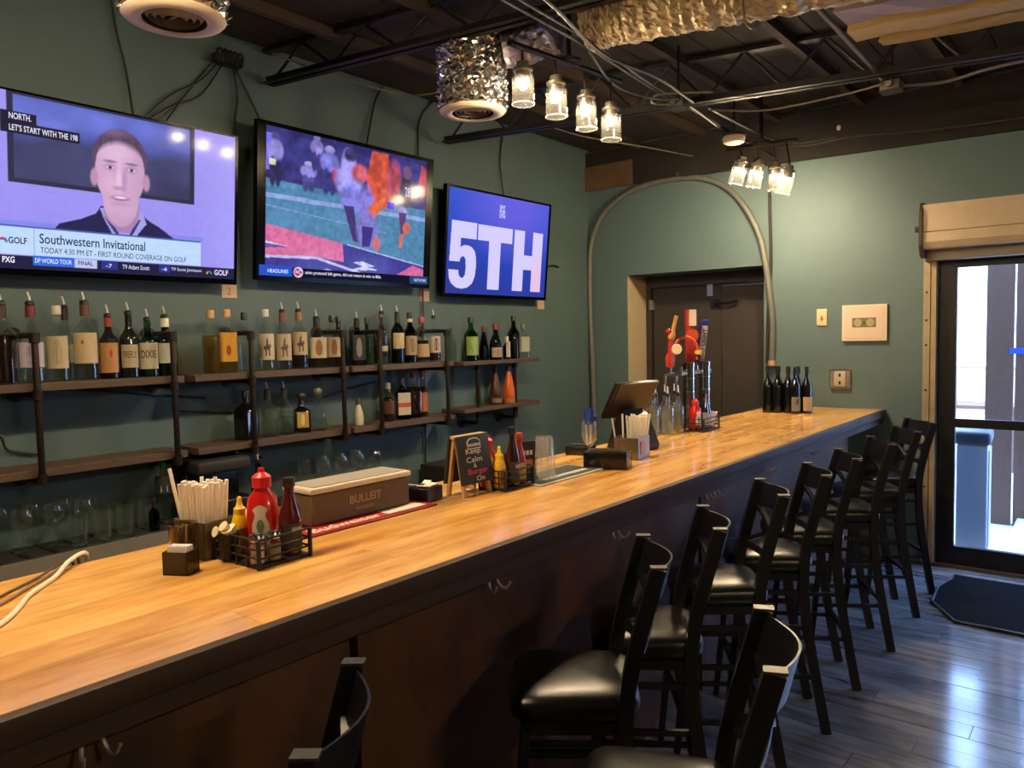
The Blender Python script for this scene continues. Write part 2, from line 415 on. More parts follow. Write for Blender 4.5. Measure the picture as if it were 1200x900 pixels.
# ------------------------------------------------------------------ outside the door
struct(MB().span((-9, 6.06, -.12), (18, 26, -.02)).build('ground_outside', P('pale concrete', 'c9c4bb', .8, vary=.1, vscale=2), smooth=False))
def outdoor():
    M_PORCH = P('brown porch timber', '6b4a38', .6, vary=.2, vscale=8, stretch=(8, 8, 1))
    v = thing('porch_frame', 'brown timber porch door frame standing outside the entrance', 'porch', (0, 7.6, -.02))
    for x0, x1 in ((-.93, -.74), (-.72, -.60), (.25, .4)):
        MB().span((x0, -.05, 0), (x1, .06, 2.45)).build('post', M_PORCH, v, smooth=False)
    MB().span((-.95, -.06, 2.3), (.4, .07, 2.5)).build('lintel', M_PORCH, v, smooth=False)
    MB().span((-.72, -.04, .12), (.25, .04, .30)).build('bottom_rail', M_PORCH, v, smooth=False)
    MB().span((-.6, -.03, .95), (.25, .03, 1.03)).build('middle_rail', M_PORCH, v, smooth=False)
    MB().span((-.60, -.005, .30), (.25, .005, 2.3)).build('pane', M_DOORGLASS, v, smooth=False)
    MB().span((-.76, -.056, 1.44), (-.60, -.051, 1.49)).build('blue_tape', P('blue tape', '2a4fd0', .6), v, smooth=False)
    t = thing('litter_bin', 'grey square outdoor litter bin with slatted sides outside the glass door', 'bin', (-.87, 6.52, -.02), .08)
    mb = P('grey bin enamel', '8d97a6', .45)
    MB().bevbox((0, 0, .42), (.2, .36, .80), .015).build('body', mb, t)
    for k in range(3): MB().span((.1, -.15 + k * .11, .08), (.108, -.07 + k * .11, .78)).build('slat', P('pale bin slat', 'aab2bf', .5), t, smooth=False)
    MB().bevbox((0, 0, .87), (.24, .4, .10), .03).build('lid', P('dark bin lid', '3a404a', .5), t)
    r = tag(MB().prism([(6.4, -.02), (7.5, -.02), (7.5, .06), (6.7, .02), (6.4, .0)], 0, -.68, .6).build('ramp', P('pale ramp', 'b9bcc2', .7), smooth=False), 'pale smooth ramp leading away from the entrance', 'ramp')
    b = thing('brick_building', 'red brick building in bright sun across the street', 'building', (-2.0, 17., -.02))
    MB().span((-6, 0, 0), (9, 1, 5)).build('wall', P('sunlit brick', 'c98d7c', .8, vary=.2, vscale=3), b, smooth=False)
    for k in range(6):
        w = MB().span((-5 + k * 2.2, -.06, 1.0), (-3.9 + k * 2.2, .0, 3.0)).build('window', P('pale window', 'd8dde4', .3), b, smooth=False)
        MB().span((-5.06 + k * 2.2, -.1, .92), (-3.84 + k * 2.2, .0, 1.0)).build('sill', M_PAPER, w, smooth=False)
    dk = thing('picnic_table', 'wooden picnic table on the pavement beyond the porch', 'table', (-1.6, 10.6, -.02))
    for k in range(5): MB().span((-.8, -.35 + k * .14, .72), (.8, -.23 + k * .14, .76)).build('slat', M_PORCH, dk, smooth=False)
    for sx in (-1, 1): MB().span((sx * .6 - .04, -.3, 0), (sx * .6 + .04, .3, .72)).build('trestle', M_PORCH, dk, smooth=False)
outdoor()

# ------------------------------------------------------------------ niche door
nd = struct(thing('door_3', 'dark painted door set back in the wall recess', None)); 
if 'category' in nd: del nd['category']
M_ND = P('dark brown painted door', '3a332f', .6, vary=.2, vscale=5)
M_ND2 = P('dark recess panel', '332d2a', .6, vary=.2, vscale=5)
MB().span((NX0 + .01, 6.30, 0), (NX1, 6.34, NZ)).build('backing', M_ND, nd, smooth=False)
MB().span((NX0 + .01, 6.26, 0), (NX0 + .06, 6.30, NZ)).build('frame', M_ND2, nd, smooth=False)
MB().span((NX0 + .06, 6.26, 2.06), (NX1, 6.30, NZ)).build('frame', M_ND2, nd, smooth=False)
MB().span((NX0 + .08, 6.275, 0), (-2.72, 6.298, 2.04)).build('panel', M_ND2, nd, smooth=False)
MB().span((-2.715, 6.275, 0), (NX1 - .01, 6.298, 2.04)).build('panel', P('dark panel two', '37302c', .55, vary=.2, vscale=5), nd, smooth=False)
MB().span((-2.7, 6.255, 2.035), (-2.24, 6.275, 2.048)).build('strip', P('steel edge', '77777f', .35, metal=.8), nd, smooth=False)
MB().span((NX0 + .05, 6.24, 1.86), (NX0 + .09, 6.275, 1.95)).build('hinge', P('grey hinge', '8b8a86', .4, metal=.7), nd, smooth=False)
lt = MB().span((-2.80, 6.25, 1.86), (-2.74, 6.275, 1.93)); lt.tube([(-2.76, 6.235, 1.89), (-2.62, 6.225, 1.895), (-2.56, 6.23, 1.91)], .012, 8)
lt.build('latch', M_BLACK, nd)
MB().span((-2.845, 6.262, 1.96), (-2.795, 6.274, 2.10)).build('tag', P('blue paper tag', '93a4d8', .6), nd, smooth=False)

# ------------------------------------------------------------------ conduit arch, fittings on the back wall
def conduit():
    pts = [(-3.785, .90), (-3.790, 1.10), (-3.80, 1.432), (-3.812, 1.8), (-3.815, 2.129), (-3.80, 2.434), (-3.686, 2.688), (-3.466, 2.847), (-3.215, 2.915), (-2.899, 2.922), (-2.674, 2.878), (-2.495, 2.776), (-2.355, 2.606), (-2.253, 2.397), (-2.206, 2.196), (-2.172, 1.964), (-2.146, 1.7), (-2.152, 1.402)]
    t = thing('wall_conduit', 'fat grey flexible conduit bent in an arch over the recessed dark door', 'conduit', (-2.9, 5.91, .9))
    MB().tube([(x + 2.9, .0, z - .9) for x, z in pts], .024, 10, 5).build('hose', P('grey conduit', '5d605a', .5, vary=.2, vscale=20), t)
    MB().span((-.045, -.026, 2.04), (-.015, .028, 2.07)).build('clip', M_STAIN, t, smooth=False)
    MB().cyl((.748, 0, .48), (.748, 0, .52), .028, 12).build('end_collar', P('pinkish collar', 'b08c78', .5), t)
    c = MB().tube([(0, 0, 1.55), (.0, 0, 1.2), (.01, 0, .8), (-.01, 0, .4), (-.02, 0, 0)], .012, 8, 4)
    tag(c.build('ceiling_cable', M_MATTE, None, (-2.175, 5.925, 1.4)), 'black cable dropping from the ceiling beside the conduit arch', 'cable')
conduit()
t = thing('picture_frame', 'small white framed one dollar bill hanging on the green back wall', 'picture', (-1.485, BY, 1.694))
MB().span((-.151, -.022, -.13), (.151, -.001, .13)).build('frame', P('pale frame', 'cdbca4', .5), t, smooth=False)
MB().span((-.138, -.0245, -.117), (.138, -.0225, .117)).build('mat_board', P('mat board', 'c2b0a0', .7), t, smooth=False)
bill = MB().span((-.08, -.0262, -.032), (.08, -.0247, .036)).build('bill', P('bill green grey', '6f6a4c', .7, vary=.3, vscale=90), t, smooth=False)
for sx in (-.042, .042): MB().lathe([(.028, 0), (.028, .0004)], 20, (sx, -.0266, .002), Matrix.Rotation(PI / 2, 4, 'X')).build('print', P('bill pale print', '948e6c', .7), bill)
flat_text('ONE', P('bill dark print', '3c3a28', .7), bill, (-.014, -.0268, -.012), (1, 0, 0), (0, 0, 1), .03, fit=.028, bold=.01)
t = thing('light_switch', 'cream light switch plate on the back wall between conduit and picture', 'switch', (-1.785, BY, 1.742))
MB().bevbox((0, -.004, 0), (.075, .008, .125), .003).build('plate', P('cream plate', 'c3b28e', .45), t)
MB().span((-.008, -.018, -.012), (.008, -.006, .01)).build('toggle', P('toggle', 'a5714c', .45), t, smooth=False)
t = thing('wall_outlet', 'weathered grey wall outlet with pale cover low on the back wall', 'outlet', (-1.651, BY, 1.285))
MB().bevbox((0, -.006, 0), (.15, .012, .145), .018).build('box', P('outlet grey', '7d756a', .6, vary=.3, vscale=30), t)
MB().bevbox((0, -.015, 0), (.085, .012, .115), .01).build('cover', P('outlet cover', 'a89c88', .55), t)
for k in (-1, 1): MB().span((-.008, -.0225, k * .028 - .012), (.008, -.0205, k * .028 + .012)).build('socket', M_MATTE, t, smooth=False)
# ------------------------------------------------------------------ door mat
me = MB()
arc = [(-.86, 5.62), (-.90, 5.4), (-.88, 5.08), (-.72, 4.80), (-.40, 4.79), (.6, 4.82), (.6, 5.72), (-.86, 5.72)]
me.prism(arc, 2, .001, .014)
dm = thing('door_mat', 'dark grey entrance mat with a rubber edge in front of the glass door', 'mat', (0, 0, 0))
me.build('pile', M_MAT, dm, smooth=False)
MB().tube([(a, b_, .010) for a, b_ in arc] + [(*arc[0], .010)], .009, 6).build('rubber_edge', M_BLACK, dm)

# ================================================================== THE BAR
BX0, BX1, BZ = -2.15, -1.333, 1.07
bar = thing('bar_counter', 'long wooden bar counter with glossy honey plank top and dark front', 'bar', (0, 0, 0))
rows = 6
x0, x1 = BX0 + .004, BX1 - .03
w = (x1 - x0) / rows
pm = {}
for r in range(rows):
    yy = -.9 - random.uniform(0, 1.9)
    while yy < BY:
        ln = random.choice((1.6, 2.1, 2.6, 3.1))
        a, b = max(yy, -.9), min(yy + ln, BY - .002)
        if b - a > .04:
            key = round(b - a, 2)
            if key not in pm: pm[key] = MB().bevbox((0, 0, 0), (w - .0006, b - a - .0006, .036), .0012, 1).mesh('plank', M_BAR, False)
            put('plank', pm[key], bar, (x0 + (r + .5) * w, (a + b) / 2, BZ - .018 - random.uniform(0, .0003)))
        yy += ln
MB().bevbox(((BX1 - .015), (BY - .91) / 2, BZ - .024), (.029, BY + .89, .05), .004, 2).build('front_edge', M_BARDARK, bar)
MB().span((BX0 + .1, -.9, BZ - .1), (-1.36, BY - .001, BZ - .037)).build('underframe', M_BARDARK, bar, smooth=False)
for a, b in ((-.9, 1.20), (1.29, 3.20), (3.27, 4.55), (4.55, BY - .35)):
    MB().span((-1.52, a, 0), (-1.50, b, BZ - .1)).build('front_panel', M_BARFRONT, bar, smooth=False)
MB().span((-1.55, -.9, 0), (-1.53, BY - .35, BZ - .1)).build('carcass', M_BARDARK, bar, smooth=False)
MB().span((-1.53, 1.215, 0), (-1.485, 1.285, BZ - .1)).build('batten', P('bar batten', '523218', .45, vary=.4, vscale=4, stretch=(8, 8, 1)), bar, smooth=False)
MB().span((-1.52, 3.21, 0), (-1.49, 3.26, BZ - .1)).build('batten', M_BARDARK, bar, smooth=False)
MB().prism([(-1.36, BZ - .1), (-2.05, BZ - .1), (-2.05, .7)], 1, BY - .06, BY - .02).build('bracket', M_BARDARK, bar, smooth=False)
hk = None
for hy, hz in ((.58, .915), (1.73, .915), (2.44, .915), (3.25, .915), (3.34, .915), (4.0, .92), (4.72, .93)):
    if hk is None:
        h = MB()
        for s_ in (-1, 1): h.tube([(0, s_ * .010, .014), (.018, s_ * .016, .012), (.03, s_ * .022, -.018), (.05, s_ * .028, -.028), (.066, s_ * .032, -.006)], .0042, 6, 3)
        h.box((.002, 0, .012), (.004, .028, .02))
        hk = h.mesh('hook', P('coat hook metal', 'c9c2b6', .3, metal=.5))
    put('hook', hk, bar, (-1.50, hy, hz))

# ------------------------------------------------------------------ bar stools
def make_stool():
    s = thing('bar_stool', 'x', 'stool', (0, 0, 0), 0, 'black metal bar stools along the bar')
    hw = .155
    path = []
    for z, x in ((0, -.215), (.2, -.178), (.4, -.145), (.55, -.128), (.66, -.125), (.76, -.133), (.88, -.16), (.98, -.188), (1.06, -.21)): path.append((x, 0, z))
    pv = [Vector(p) for p in path]; path = [tuple(p) for p in catmull(pv, 3)]
    mp = MB().ribbon(path, .024, .038).mesh('back_post', M_STOOL, False)
    for sy in (-1, 1):
        o = put('back_post', mp, s, (0, sy * hw, 0))
        put('post_cap', MB().box((-.211, 0, 1.064), (.041, .027, .005)).mesh('post_cap', P('worn steel cap', '55514b', .4, metal=.8), False), o)
    ml = MB().tube([(0, 0, 0), (-.035, 0, .36), (-.06, 0, .65)], [.015, .016, .016], 4, 3).mesh('leg', M_STOOL, False)
    for sy in (-1, 1): put('leg', ml, s, (.185, sy * (hw + .005), 0))
    # top rail: a curved sheet bowing backwards
    def rail(z0, z1, bow, xo):
        n = 12; vs = []; fs = []
        for k in range(n + 1):
            t_ = k / n; yy = -hw + 2 * hw * t_; dx = -bow * math.sin(PI * t_)
            for th in (0, .005):
                for z in (z0, z1): vs.append((xo(z) + dx - th, yy, z))
        for k in range(n):
            a = k * 4; c = a + 4
            fs += [(a, a + 1, c + 1, c), (a + 2, c + 2, c + 3, a + 3), (a + 1, a + 3, c + 3, c + 1), (a, c, c + 2, a + 2)]
        fs += [(0, 2, 3, 1), (n * 4, n * 4 + 1, n * 4 + 3, n * 4 + 2)]
        return MB().add(vs, fs)
    xo = lambda z: -.133 - (z - .76) * .257 - .0
    rail(.965, 1.055, .055, xo).build('top_rail', M_STOOL, s, smooth=True)
    rail(.80, .825, .03, xo).build('lower_rail', M_STOOL, s, smooth=True)
    for sg in (-1, 1):
        for off in (0,):
            pts = []
            for k in range(9):
                t_ = k / 8; yy = sg * (-hw + 2 * hw * t_) * .92; z = .83 + .135 * t_
                pts.append((xo(z) - .042 * math.sin(PI * (.08 + .84 * t_)), yy, z))
            MB().tube(pts, [.011] * 9, 4).build('cross_slat', M_STOOL, s, smooth=False)
    f = MB()
    for sy in (-1, 1): f.box((.0, sy * .145, .648), (.28, .022, .03))
    for sx in (-1, 1): f.box((sx * .13, 0, .648), (.022, .29, .03))
    f.build('seat_frame', M_STOOL, s, smooth=False)
    # cushion: soft box with domed top
    bm = bmesh.new(); bmesh.ops.create_grid(bm, x_segments=14, y_segments=14, size=.5)
    vs = []; fs = []
    n = 16
    def cs(u):  # soft square mapping
        return math.copysign(1 - (1 - abs(u)) ** 1.0, u)
    bm.free()
    prof = [(r_, z_ - .045) for r_, z_ in [(0, .706), (.80, .706), (.93, .710), (.985, .722), (1., .740), (.985, .757), (.94, .768), (.85, .776), (.65, .783), (.35, .788), (0.001, .79)]]
    m = MB().lathe([(r * .165, z, 6.) for r, z in prof], 40, cap=False)
    m.v = [(x * (1.04), y_ * (1.03 + .06 * (x / .165)), z) for x, y_, z in m.v]
    cu = m.build('seat', M_VINYL, s)
    for zz, xx in ((.585, 0), (.44, 0), (.235, 0)):
        for sy in (-1, 1):
            o_ = MB().ribbon([(-.13 - (.6 - zz) * .09, sy * .155, zz), (.135 + (.6 - zz) * .08, sy * .157, zz)], .014, .018)
            o_.build('stretcher', M_STOOL, s, smooth=False)
    for zz, x in ((.55, .155), (.30, .178)):
        MB().box((x - .015, 0, zz), (.02, .32, .02)).build('footrest', M_STOOL, s, smooth=False)
    MB().box((-.17, 0, .26), (.02, .3, .02)).build('stretcher', M_STOOL, s, smooth=False)
    return s
def stool_pos(px, py, ang):
    """place by the foot of the near rear leg"""
    a = math.radians(180 + ang); c, s_ = math.cos(a), math.sin(a)
    lx, ly = -.215, .155
    return (px - (c * lx - s_ * ly), py - (s_ * lx + c * ly), 0), a
S = [(-.925, 3.16, 31, 'fourth black bar stool in the row, behind the chair with bright slats'),
     (-.885, .63, 38, 'black bar stool nearest the camera, only its curved back at the bottom edge'),
     (-.455, 1.28, 24, 'black bar stool pulled away from the bar into the room, back turned to us'),
     (-.895, 1.69, 36, 'black bar stool with the largest full black seat, beside the dark bar front'),
     (-.925, 2.13, 34, 'second black bar stool with a shiny seat, just behind the largest seat'),
     (-.935, 2.70, 36, 'third black bar stool showing bright cross slats below the two hooks'),
     (-.932, 3.64, 30, 'fifth black bar stool in the row, under the far part of the counter'),
     (-.909, 4.19, 32, 'sixth black bar stool, open cross back seen against the green wall'),
     (-.905, 4.77, 33, 'seventh black bar stool, second from the entrance door frame'),
     (-.915, 5.27, 38, 'last black bar stool in the row, right beside the entrance door frame')]
st0 = make_stool()
for i, (px, py, an, lb) in enumerate(S):
    l, a = stool_pos(px, py, an)
    if i == 0: st0.location = l; st0.rotation_euler = (0, 0, a); st0['label'] = lb
    else: dup(st0, l, a, lb)

# ================================================================== TELEVISIONS
def ell(u, v, cu, cv, ru, rv, soft=.12):
    d = np.sqrt(((u - cu) / ru) ** 2 + ((v - cv) / rv) ** 2)
    return np.clip((1 - d) / soft + .5, 0, 1)
def pol(u, v, pts):
    ins = np.zeros(u.shape, bool); n = len(pts)
    for i in range(n):
        xa, ya = pts[i]; xb, yb = pts[(i + 1) % n]
        if ya == yb: continue
        c = ((ya > v) != (yb > v)) & (u < (xb - xa) * (v - ya) / (yb - ya) + xa); ins ^= c
    return ins.astype(float)
def smooth_noise(u, v, fu, fv, seed=0):
    r = np.random.default_rng(seed); g = r.random((int(fv) + 3, int(fu) + 3))
    x = u * fu; y_ = v * fv; i = x.astype(int); j = y_.astype(int); fx = x - i; fy = y_ - j
    fx = fx * fx * (3 - 2 * fx); fy = fy * fy * (3 - 2 * fy)
    return (g[j, i] * (1 - fx) + g[j, i + 1] * fx) * (1 - fy) + (g[j + 1, i] * (1 - fx) + g[j + 1, i + 1] * fx) * fy
class Canvas:
    def __init__(s, nu, nv, r):
        s.r = r; s.u, s.v = np.meshgrid(np.linspace(r[0], r[2], nu), np.linspace(r[1], r[3], nv)); s.c = np.zeros((nv, nu, 3))
    def fill(s, mask, col):
        c = np.array(lin(col)) if isinstance(col, str) else col
        s.c[:] = s.c * (1 - mask[..., None]) + c * mask[..., None]
    def rect(s, u0, v0, u1, v1, col): s.fill(((s.u >= u0) & (s.u <= u1) & (s.v >= v0) & (s.v <= v1)).astype(float), col)
    def poly(s, pts, col): s.fill(pol(s.u, s.v, pts), col)
    def ell(s, a, b, ru, rv, col, soft=.12, k=1.): s.fill(ell(s.u, s.v, a, b, ru, rv, soft) * k, col)
    def noise(s, mask, fu, fv, amp, seed): s.c *= (1 + (smooth_noise(s.u, s.v, fu, fv, seed) - .5)[..., None] * amp * mask[..., None])
def screen_mat():
    m, nt, out = new_mat('television screen'); N = nt.nodes; L = nt.links
    b = N.new('ShaderNodeBsdfPrincipled'); a = N.new('ShaderNodeVertexColor'); a.layer_name = 'picture'
    b.inputs['Base Color'].default_value = (.01, .01, .012, 1); b.inputs['Roughness'].default_value = .10; b.inputs['Specular IOR Level'].default_value = .06
    L.new(a.outputs[0], b.inputs['Emission Color']); b.inputs['Emission Strength'].default_value = 1.0
    L.new(b.outputs[0], out.inputs[0]); return m
M_SCREEN = screen_mat()
M_BEZEL = P('glossy black bezel', '030304', .2, spec=.08)
class TV:
    def __init__(s, label, xb, zb, xt, zt, y0, y1, marg):
        s.w = y1 - y0; s.h = math.hypot(xt - xb, zt - zb)
        s.t = thing('television', label, 'television', (xb, y0, zb))
        s.ey = Vector(((xt - xb) / s.h, 0, (zt - zb) / s.h)); s.ex = Vector((0, 1, 0)); s.n = s.ex.cross(s.ey)
        b = MB(); l, r, bo, to = marg
        def q(u, v, d): return tuple(s.ex * (u * s.w) + s.ey * (v * s.h) + s.n * d)
        s.q = q
        def slab(u0, v0, u1, v1, d0, d1):
            vs = [q(u, v, d) for d in (d0, d1) for u, v in ((u0, v0), (u1, v0), (u1, v1), (u0, v1))]
            return vs, [(3, 2, 1, 0), (4, 5, 6, 7), (0, 1, 5, 4), (1, 2, 6, 5), (2, 3, 7, 6), (3, 0, 4, 7)]
        s.slab = slab
        b.add(*slab(0, 0, 1, 1, -.035, -.004)); b.build('housing', M_BEZEL, s.t, smooth=False)
        f = MB()
        for u0, v0, u1, v1 in ((0, 0, 1, bo), (0, 1 - to, 1, 1), (0, bo, l, 1 - to), (1 - r, bo, 1, 1 - to)): f.add(*slab(u0, v0, u1, v1, -.004, .003))
        f.build('bezel', M_BEZEL, s.t, smooth=False)
        m = MB().span((-.098, s.w * .35, s.h * .3), (-.036, s.w * .65, s.h * .6)); m.build('wall_mount', M_MATTE, s.t, smooth=False)
    def picture(s, cv, rect):
        """rect: u0,v0,u1,v1 of the picture area on the panel; the canvas covers the whole panel"""
        nv, nu = cv.u.shape; u0, v0, u1, v1 = rect
        U, V = cv.u, cv.v
        co = (np.outer(U.ravel() * s.w, np.array(s.ex)) + np.outer(V.ravel() * s.h, np.array(s.ey)) + np.outer(np.zeros(U.size), np.array(s.n)))
        idx = np.arange(nu * nv).reshape(nv, nu)
        fc = np.stack([idx[:-1, :-1], idx[:-1, 1:], idx[1:, 1:], idx[1:, :-1]], -1).reshape(-1, 4)
        me = bpy.data.meshes.new('screen'); me.vertices.add(len(co)); me.vertices.foreach_set('co', co.ravel())
        me.loops.add(fc.size); me.loops.foreach_set('vertex_index', fc.ravel()); me.polygons.add(len(fc))
        me.polygons.foreach_set('loop_start', np.arange(0, fc.size, 4)); me.update(calc_edges=True)
        at = me.color_attributes.new('picture', 'FLOAT_COLOR', 'POINT')
        at.data.foreach_set('color', np.concatenate([cv.c.reshape(-1, 3), np.ones((nu * nv, 1))], 1).ravel().astype(np.float32))
        me.materials.append(M_SCREEN)
        s.scr = put('screen', me, s.t); return s.scr
    def text(s, body, u, v, w, h, col, strength=1., bold=0.):
        return flat_text(body, EMIT('screen ink ' + col, lin(col), strength), s.scr, s.q(u, v, .0012), s.ex, s.ey, .1, fit=w * s.w, height=h * s.h, bold=bold)

# --- news interview
tv = TV('wall television nearest the camera showing a golf news interview with a man', -3.73, 1.952, -3.656, 2.718, .95, 2.311, (.012, .012, .035, .012))
c = Canvas(330, 190, (.012, .035, .988, .988))
c.rect(0, 0, 1, 1, '9d92ea'); c.fill(np.clip(.45 - .5 * c.v, 0, 1), '8784f0'); c.fill(np.clip((c.u - .82) * 4, 0, .6), 'a8a0f4')
c.rect(.215, .505, .822, .99, '2b2a44')                      # painting behind him
c.rect(.232, .53, .806, .975, '4a56a0')
pm_ = ((c.u > .232) & (c.u < .806) & (c.v > .53) & (c.v < .975)).astype(float)
c.fill(pm_ * np.clip(.9 - np.abs(c.v - .90) * 9 + .5 * smooth_noise(c.u, c.v, 6, 5, 3), 0, .8), '6a74d0')
c.fill(pm_ * np.clip((.80 - c.v) * 12 + smooth_noise(c.u, c.v, 8, 6, 4) - .5, 0, .85), '3c3a58')
c.noise(pm_, 14, 12, .5, 5)
c.rect(.19, .275, .86, .30, '7f87e6')
c.poly([(.335, .25), (.36, .305), (.43, .345), (.475, .385), (.49, .43), (.62, .42), (.655, .37), (.70, .33), (.765, .25)], '1f1e4c')    # jacket
c.poly([(.487, .42), (.50, .36), (.535, .25), (.60, .25), (.645, .35), (.632, .42)], '9f9ce4')  # shirt collar
c.poly([(.50, .37), (.548, .25), (.560, .25), (.515, .37)], '34326e'); c.poly([(.625, .37), (.588, .25), (.577, .25), (.612, .37)], '34326e')
c.poly([(.497, .47), (.502, .37), (.55, .285), (.585, .285), (.618, .37), (.622, .47)], 'a57fae')  # neck
face = np.maximum(ell(c.u, c.v, .556, .645, .083, .215, .05), ell(c.u, c.v, .557, .485, .060, .165, .06))
c.fill(face, 'cda3c6')
c.ell(.470, .595, .012, .05, 'b98bac', .4); c.ell(.645, .60, .012, .05, 'b98bac', .4)
sh_ = face * np.clip((c.u - .575) * 9, 0, 1); c.fill(sh_ * .45, '9c78a8'); c.fill(face * np.clip((.42 - c.v) * 8, 0, 1) * .4, '9c78a8')
c.fill(face * ell(c.u, c.v, .54, .76, .05, .07, 1.) * .6, 'e2bfdc'); c.fill(face * ell(c.u, c.v, .525, .57, .028, .05, 1.) * .5, 'dcb2d0')
hair = ell(c.u, c.v, .557, .70, .094, .195, .06) * np.clip((c.v - (.795 - 1.8 * (c.u - .557) ** 2 * 6)) * 26, 0, 1)
c.fill(hair, '5a4660'); c.fill(hair * np.clip(smooth_noise(c.u, c.v, 120, 18, 31) - .4, 0, 1) * .8, '3e2f48'); c.fill(hair * ell(c.u, c.v, .53, .88, .05, .03, 1.) * .5, '8a7090')
c.poly([(.464, .76), (.466, .67), (.474, .68), (.482, .78)], '5a4660'); c.poly([(.650, .77), (.648, .68), (.640, .69), (.632, .79)], '5a4660')
for eu in (.522, .594):
    c.ell(eu, .667, .019, .020, 'a883ac', .9, .8); c.ell(eu, .664, .0125, .0085, 'd8cce8', .5); c.ell(eu, .664, .0065, .010, '3a3054', .5)
    c.fill(ell(c.u, c.v, eu, .700, .022, .008, .8) * .8, '74567a')
c.fill(ell(c.u, c.v, .551, .60, .009, .07, 1.) * .8, 'e6c3dc'); c.fill(ell(c.u, c.v, .552, .548, .020, .013, .8) * .7, 'a67aa4'); c.fill(ell(c.u, c.v, .570, .60, .008, .06, 1.) * .5, 'a07aa6')
c.fill(ell(c.u, c.v, .556, .490, .032, .016, .5) * .9, 'a4688e'); c.ell(.556, .494, .022, .006, 'e4daf0', .5); c.fill(ell(c.u, c.v, .556, .455, .03, .012, 1.) * .5, 'a883b0')
c.rect(0, .112, .85, .268, 'b9d4f4'); c.rect(.284, .112, .286, .268, '8fb0dc'); c.rect(0, .265, .85, .272, '4a5aa8')
c.rect(0, 0, 1, .106, '17163c'); c.rect(.279, .056, .404, .112, '2f66d8'); c.rect(.404, .060, .475, .110, 'b9c2ea')
c.rect(.49, .056, .545, .104, '23318c'); c.rect(.69, .060, .73, .104, '23318c')
c.rect(.197, .768, .425, .828, '1a1830'); c.rect(.197, .828, .298, .885, '1a1830')
c.noise(np.ones_like(c.u), 60, 40, .06, 24)
tv.picture(c, (.012, .035, .988, .988))
D_ = '1c2450'
tv.text('NORTH.', .221, .843, .062, .034, 'e8e4ff', 1, .01); tv.text("LET'S START WITH THE 198", .221, .782, .198, .034, 'e8e4ff', 1, .01)
tv.text('GOLF', .212, .172, .052, .036, D_, 1, .02); tv.text('Southwestern Invitational', .300, .183, .34, .056, D_, 1, .008)
tv.text('TODAY 4:30 PM ET - FIRST ROUND COVERAGE ON GOLF', .302, .130, .49, .032, D_, 1)
tv.text('DP WORLD TOUR', .286, .073, .11, .026, 'dfe6ff', 1, .01); tv.text('FINAL', .416, .073, .047, .026, D_, 1, .01)
tv.text('-7', .505, .068, .02, .022, 'dfe6ff', 1); tv.text('T9 Adam Scott', .56, .066, .095, .026, 'dfe6ff', 1); tv.text('-6', .70, .068, .02, .022, 'dfe6ff', 1)
tv.text('T9 Scott Jamieson', .735, .066, .118, .026, 'dfe6ff', 1); tv.text('PXG', .194, .066, .034, .034, 'f4f0ff', 1, .02); tv.text('GOLF', .905, .058, .058, .036, 'e0dcf8', 1, .02)
def peacock(tvx, u, v, s_):
    for k, col in enumerate(('f2c230', 'f08a2a', 'd83a5a', '8a5ad0', '3a78e0', '3ab060')):
        a = PI * (.08 + k * .168); m = MB(); cu, cv_ = u - math.cos(a) * s_ * .6, v + math.sin(a) * s_ * 1.0
        m.add([tvx.q(cu + math.cos(2 * PI * i / 10) * s_ * .25, cv_ + math.sin(2 * PI * i / 10) * s_ * .45, .0012) for i in range(10)], [tuple(range(10))])
        m.build('emblem', EMIT('emblem ' + col, lin(col), .8), tvx.scr, smooth=False)
peacock(tv, .196, .178, .018); peacock(tv, .884, .064, .015)
TVS = [tv]
# --- football
tv = TV('wall television in the middle showing an american football play', -3.73, 1.983, -3.655, 2.836, 2.431, 3.765, (.04, .045, .045, .026))
c = Canvas(330, 190, (.04, .045, .955, .974))
c.rect(0, 0, 1, 1, '2c2a66'); c.noise(np.ones_like(c.u), 16, 14, 1.1, 11)
c.fill(np.clip(1 - np.abs(c.v - .84) * 9, 0, .5) * (c.u > .1), '3f3f94')
c.rect(0, .70, .10, .93, '6a6ae0')
c.poly([(0, .63), (1, .60), (1, .58), (0, .655)], '5a62b0')
c.poly([(0, 0), (1, 0), (1, .60), (0, .645)], '4a80a6'); c.fill((c.v < .64) * np.clip(smooth_noise(c.u, c.v, 9, 7, 8) - .35, 0, .5), '5a86b8')
c.poly([(0, .560), (1, .545), (1, .515), (0, .530)], '8aa0d8'); c.poly([(0, .49), (.7, .395), (.7, .388), (0, .482)], '7c98cc')
c.poly([(0, .37), (.47, .275), (1, .155), (1, 0), (0, 0)], '3a3690')                # end zone
c.poly([(0, .37), (.44, .285), (.45, .155), (.30, .175), (0, .16)], 'd06a9a')
c.poly([(0, .245), (.16, .225), (0, .205)], '5a549c'); c.poly([(0, .262), (.17, .227), (0, .245)], 'cfc6ee')
c.poly([(.73, .06), (.88, .17), (1, .13), (1, 0)], 'cc6496'); c.poly([(0, .163), (.3, .178), (.56, .09), (.72, .06), (.72, .045), (.55, .075), (.3, .16), (0, .145)], 'bdb8ea')
c.poly([(.48, .10), (.66, .115), (.585, .135), (.64, .14), (.56, .17), (.5, .16), (.56, .135)], 'c8c4f0'); c.poly([(.2, .055), (.36, .10), (.5, .055)], 'b6b0e6')
c.poly([(.47, .275), (1, .155), (1, .165), (.47, .285)], 'a9b4e2')
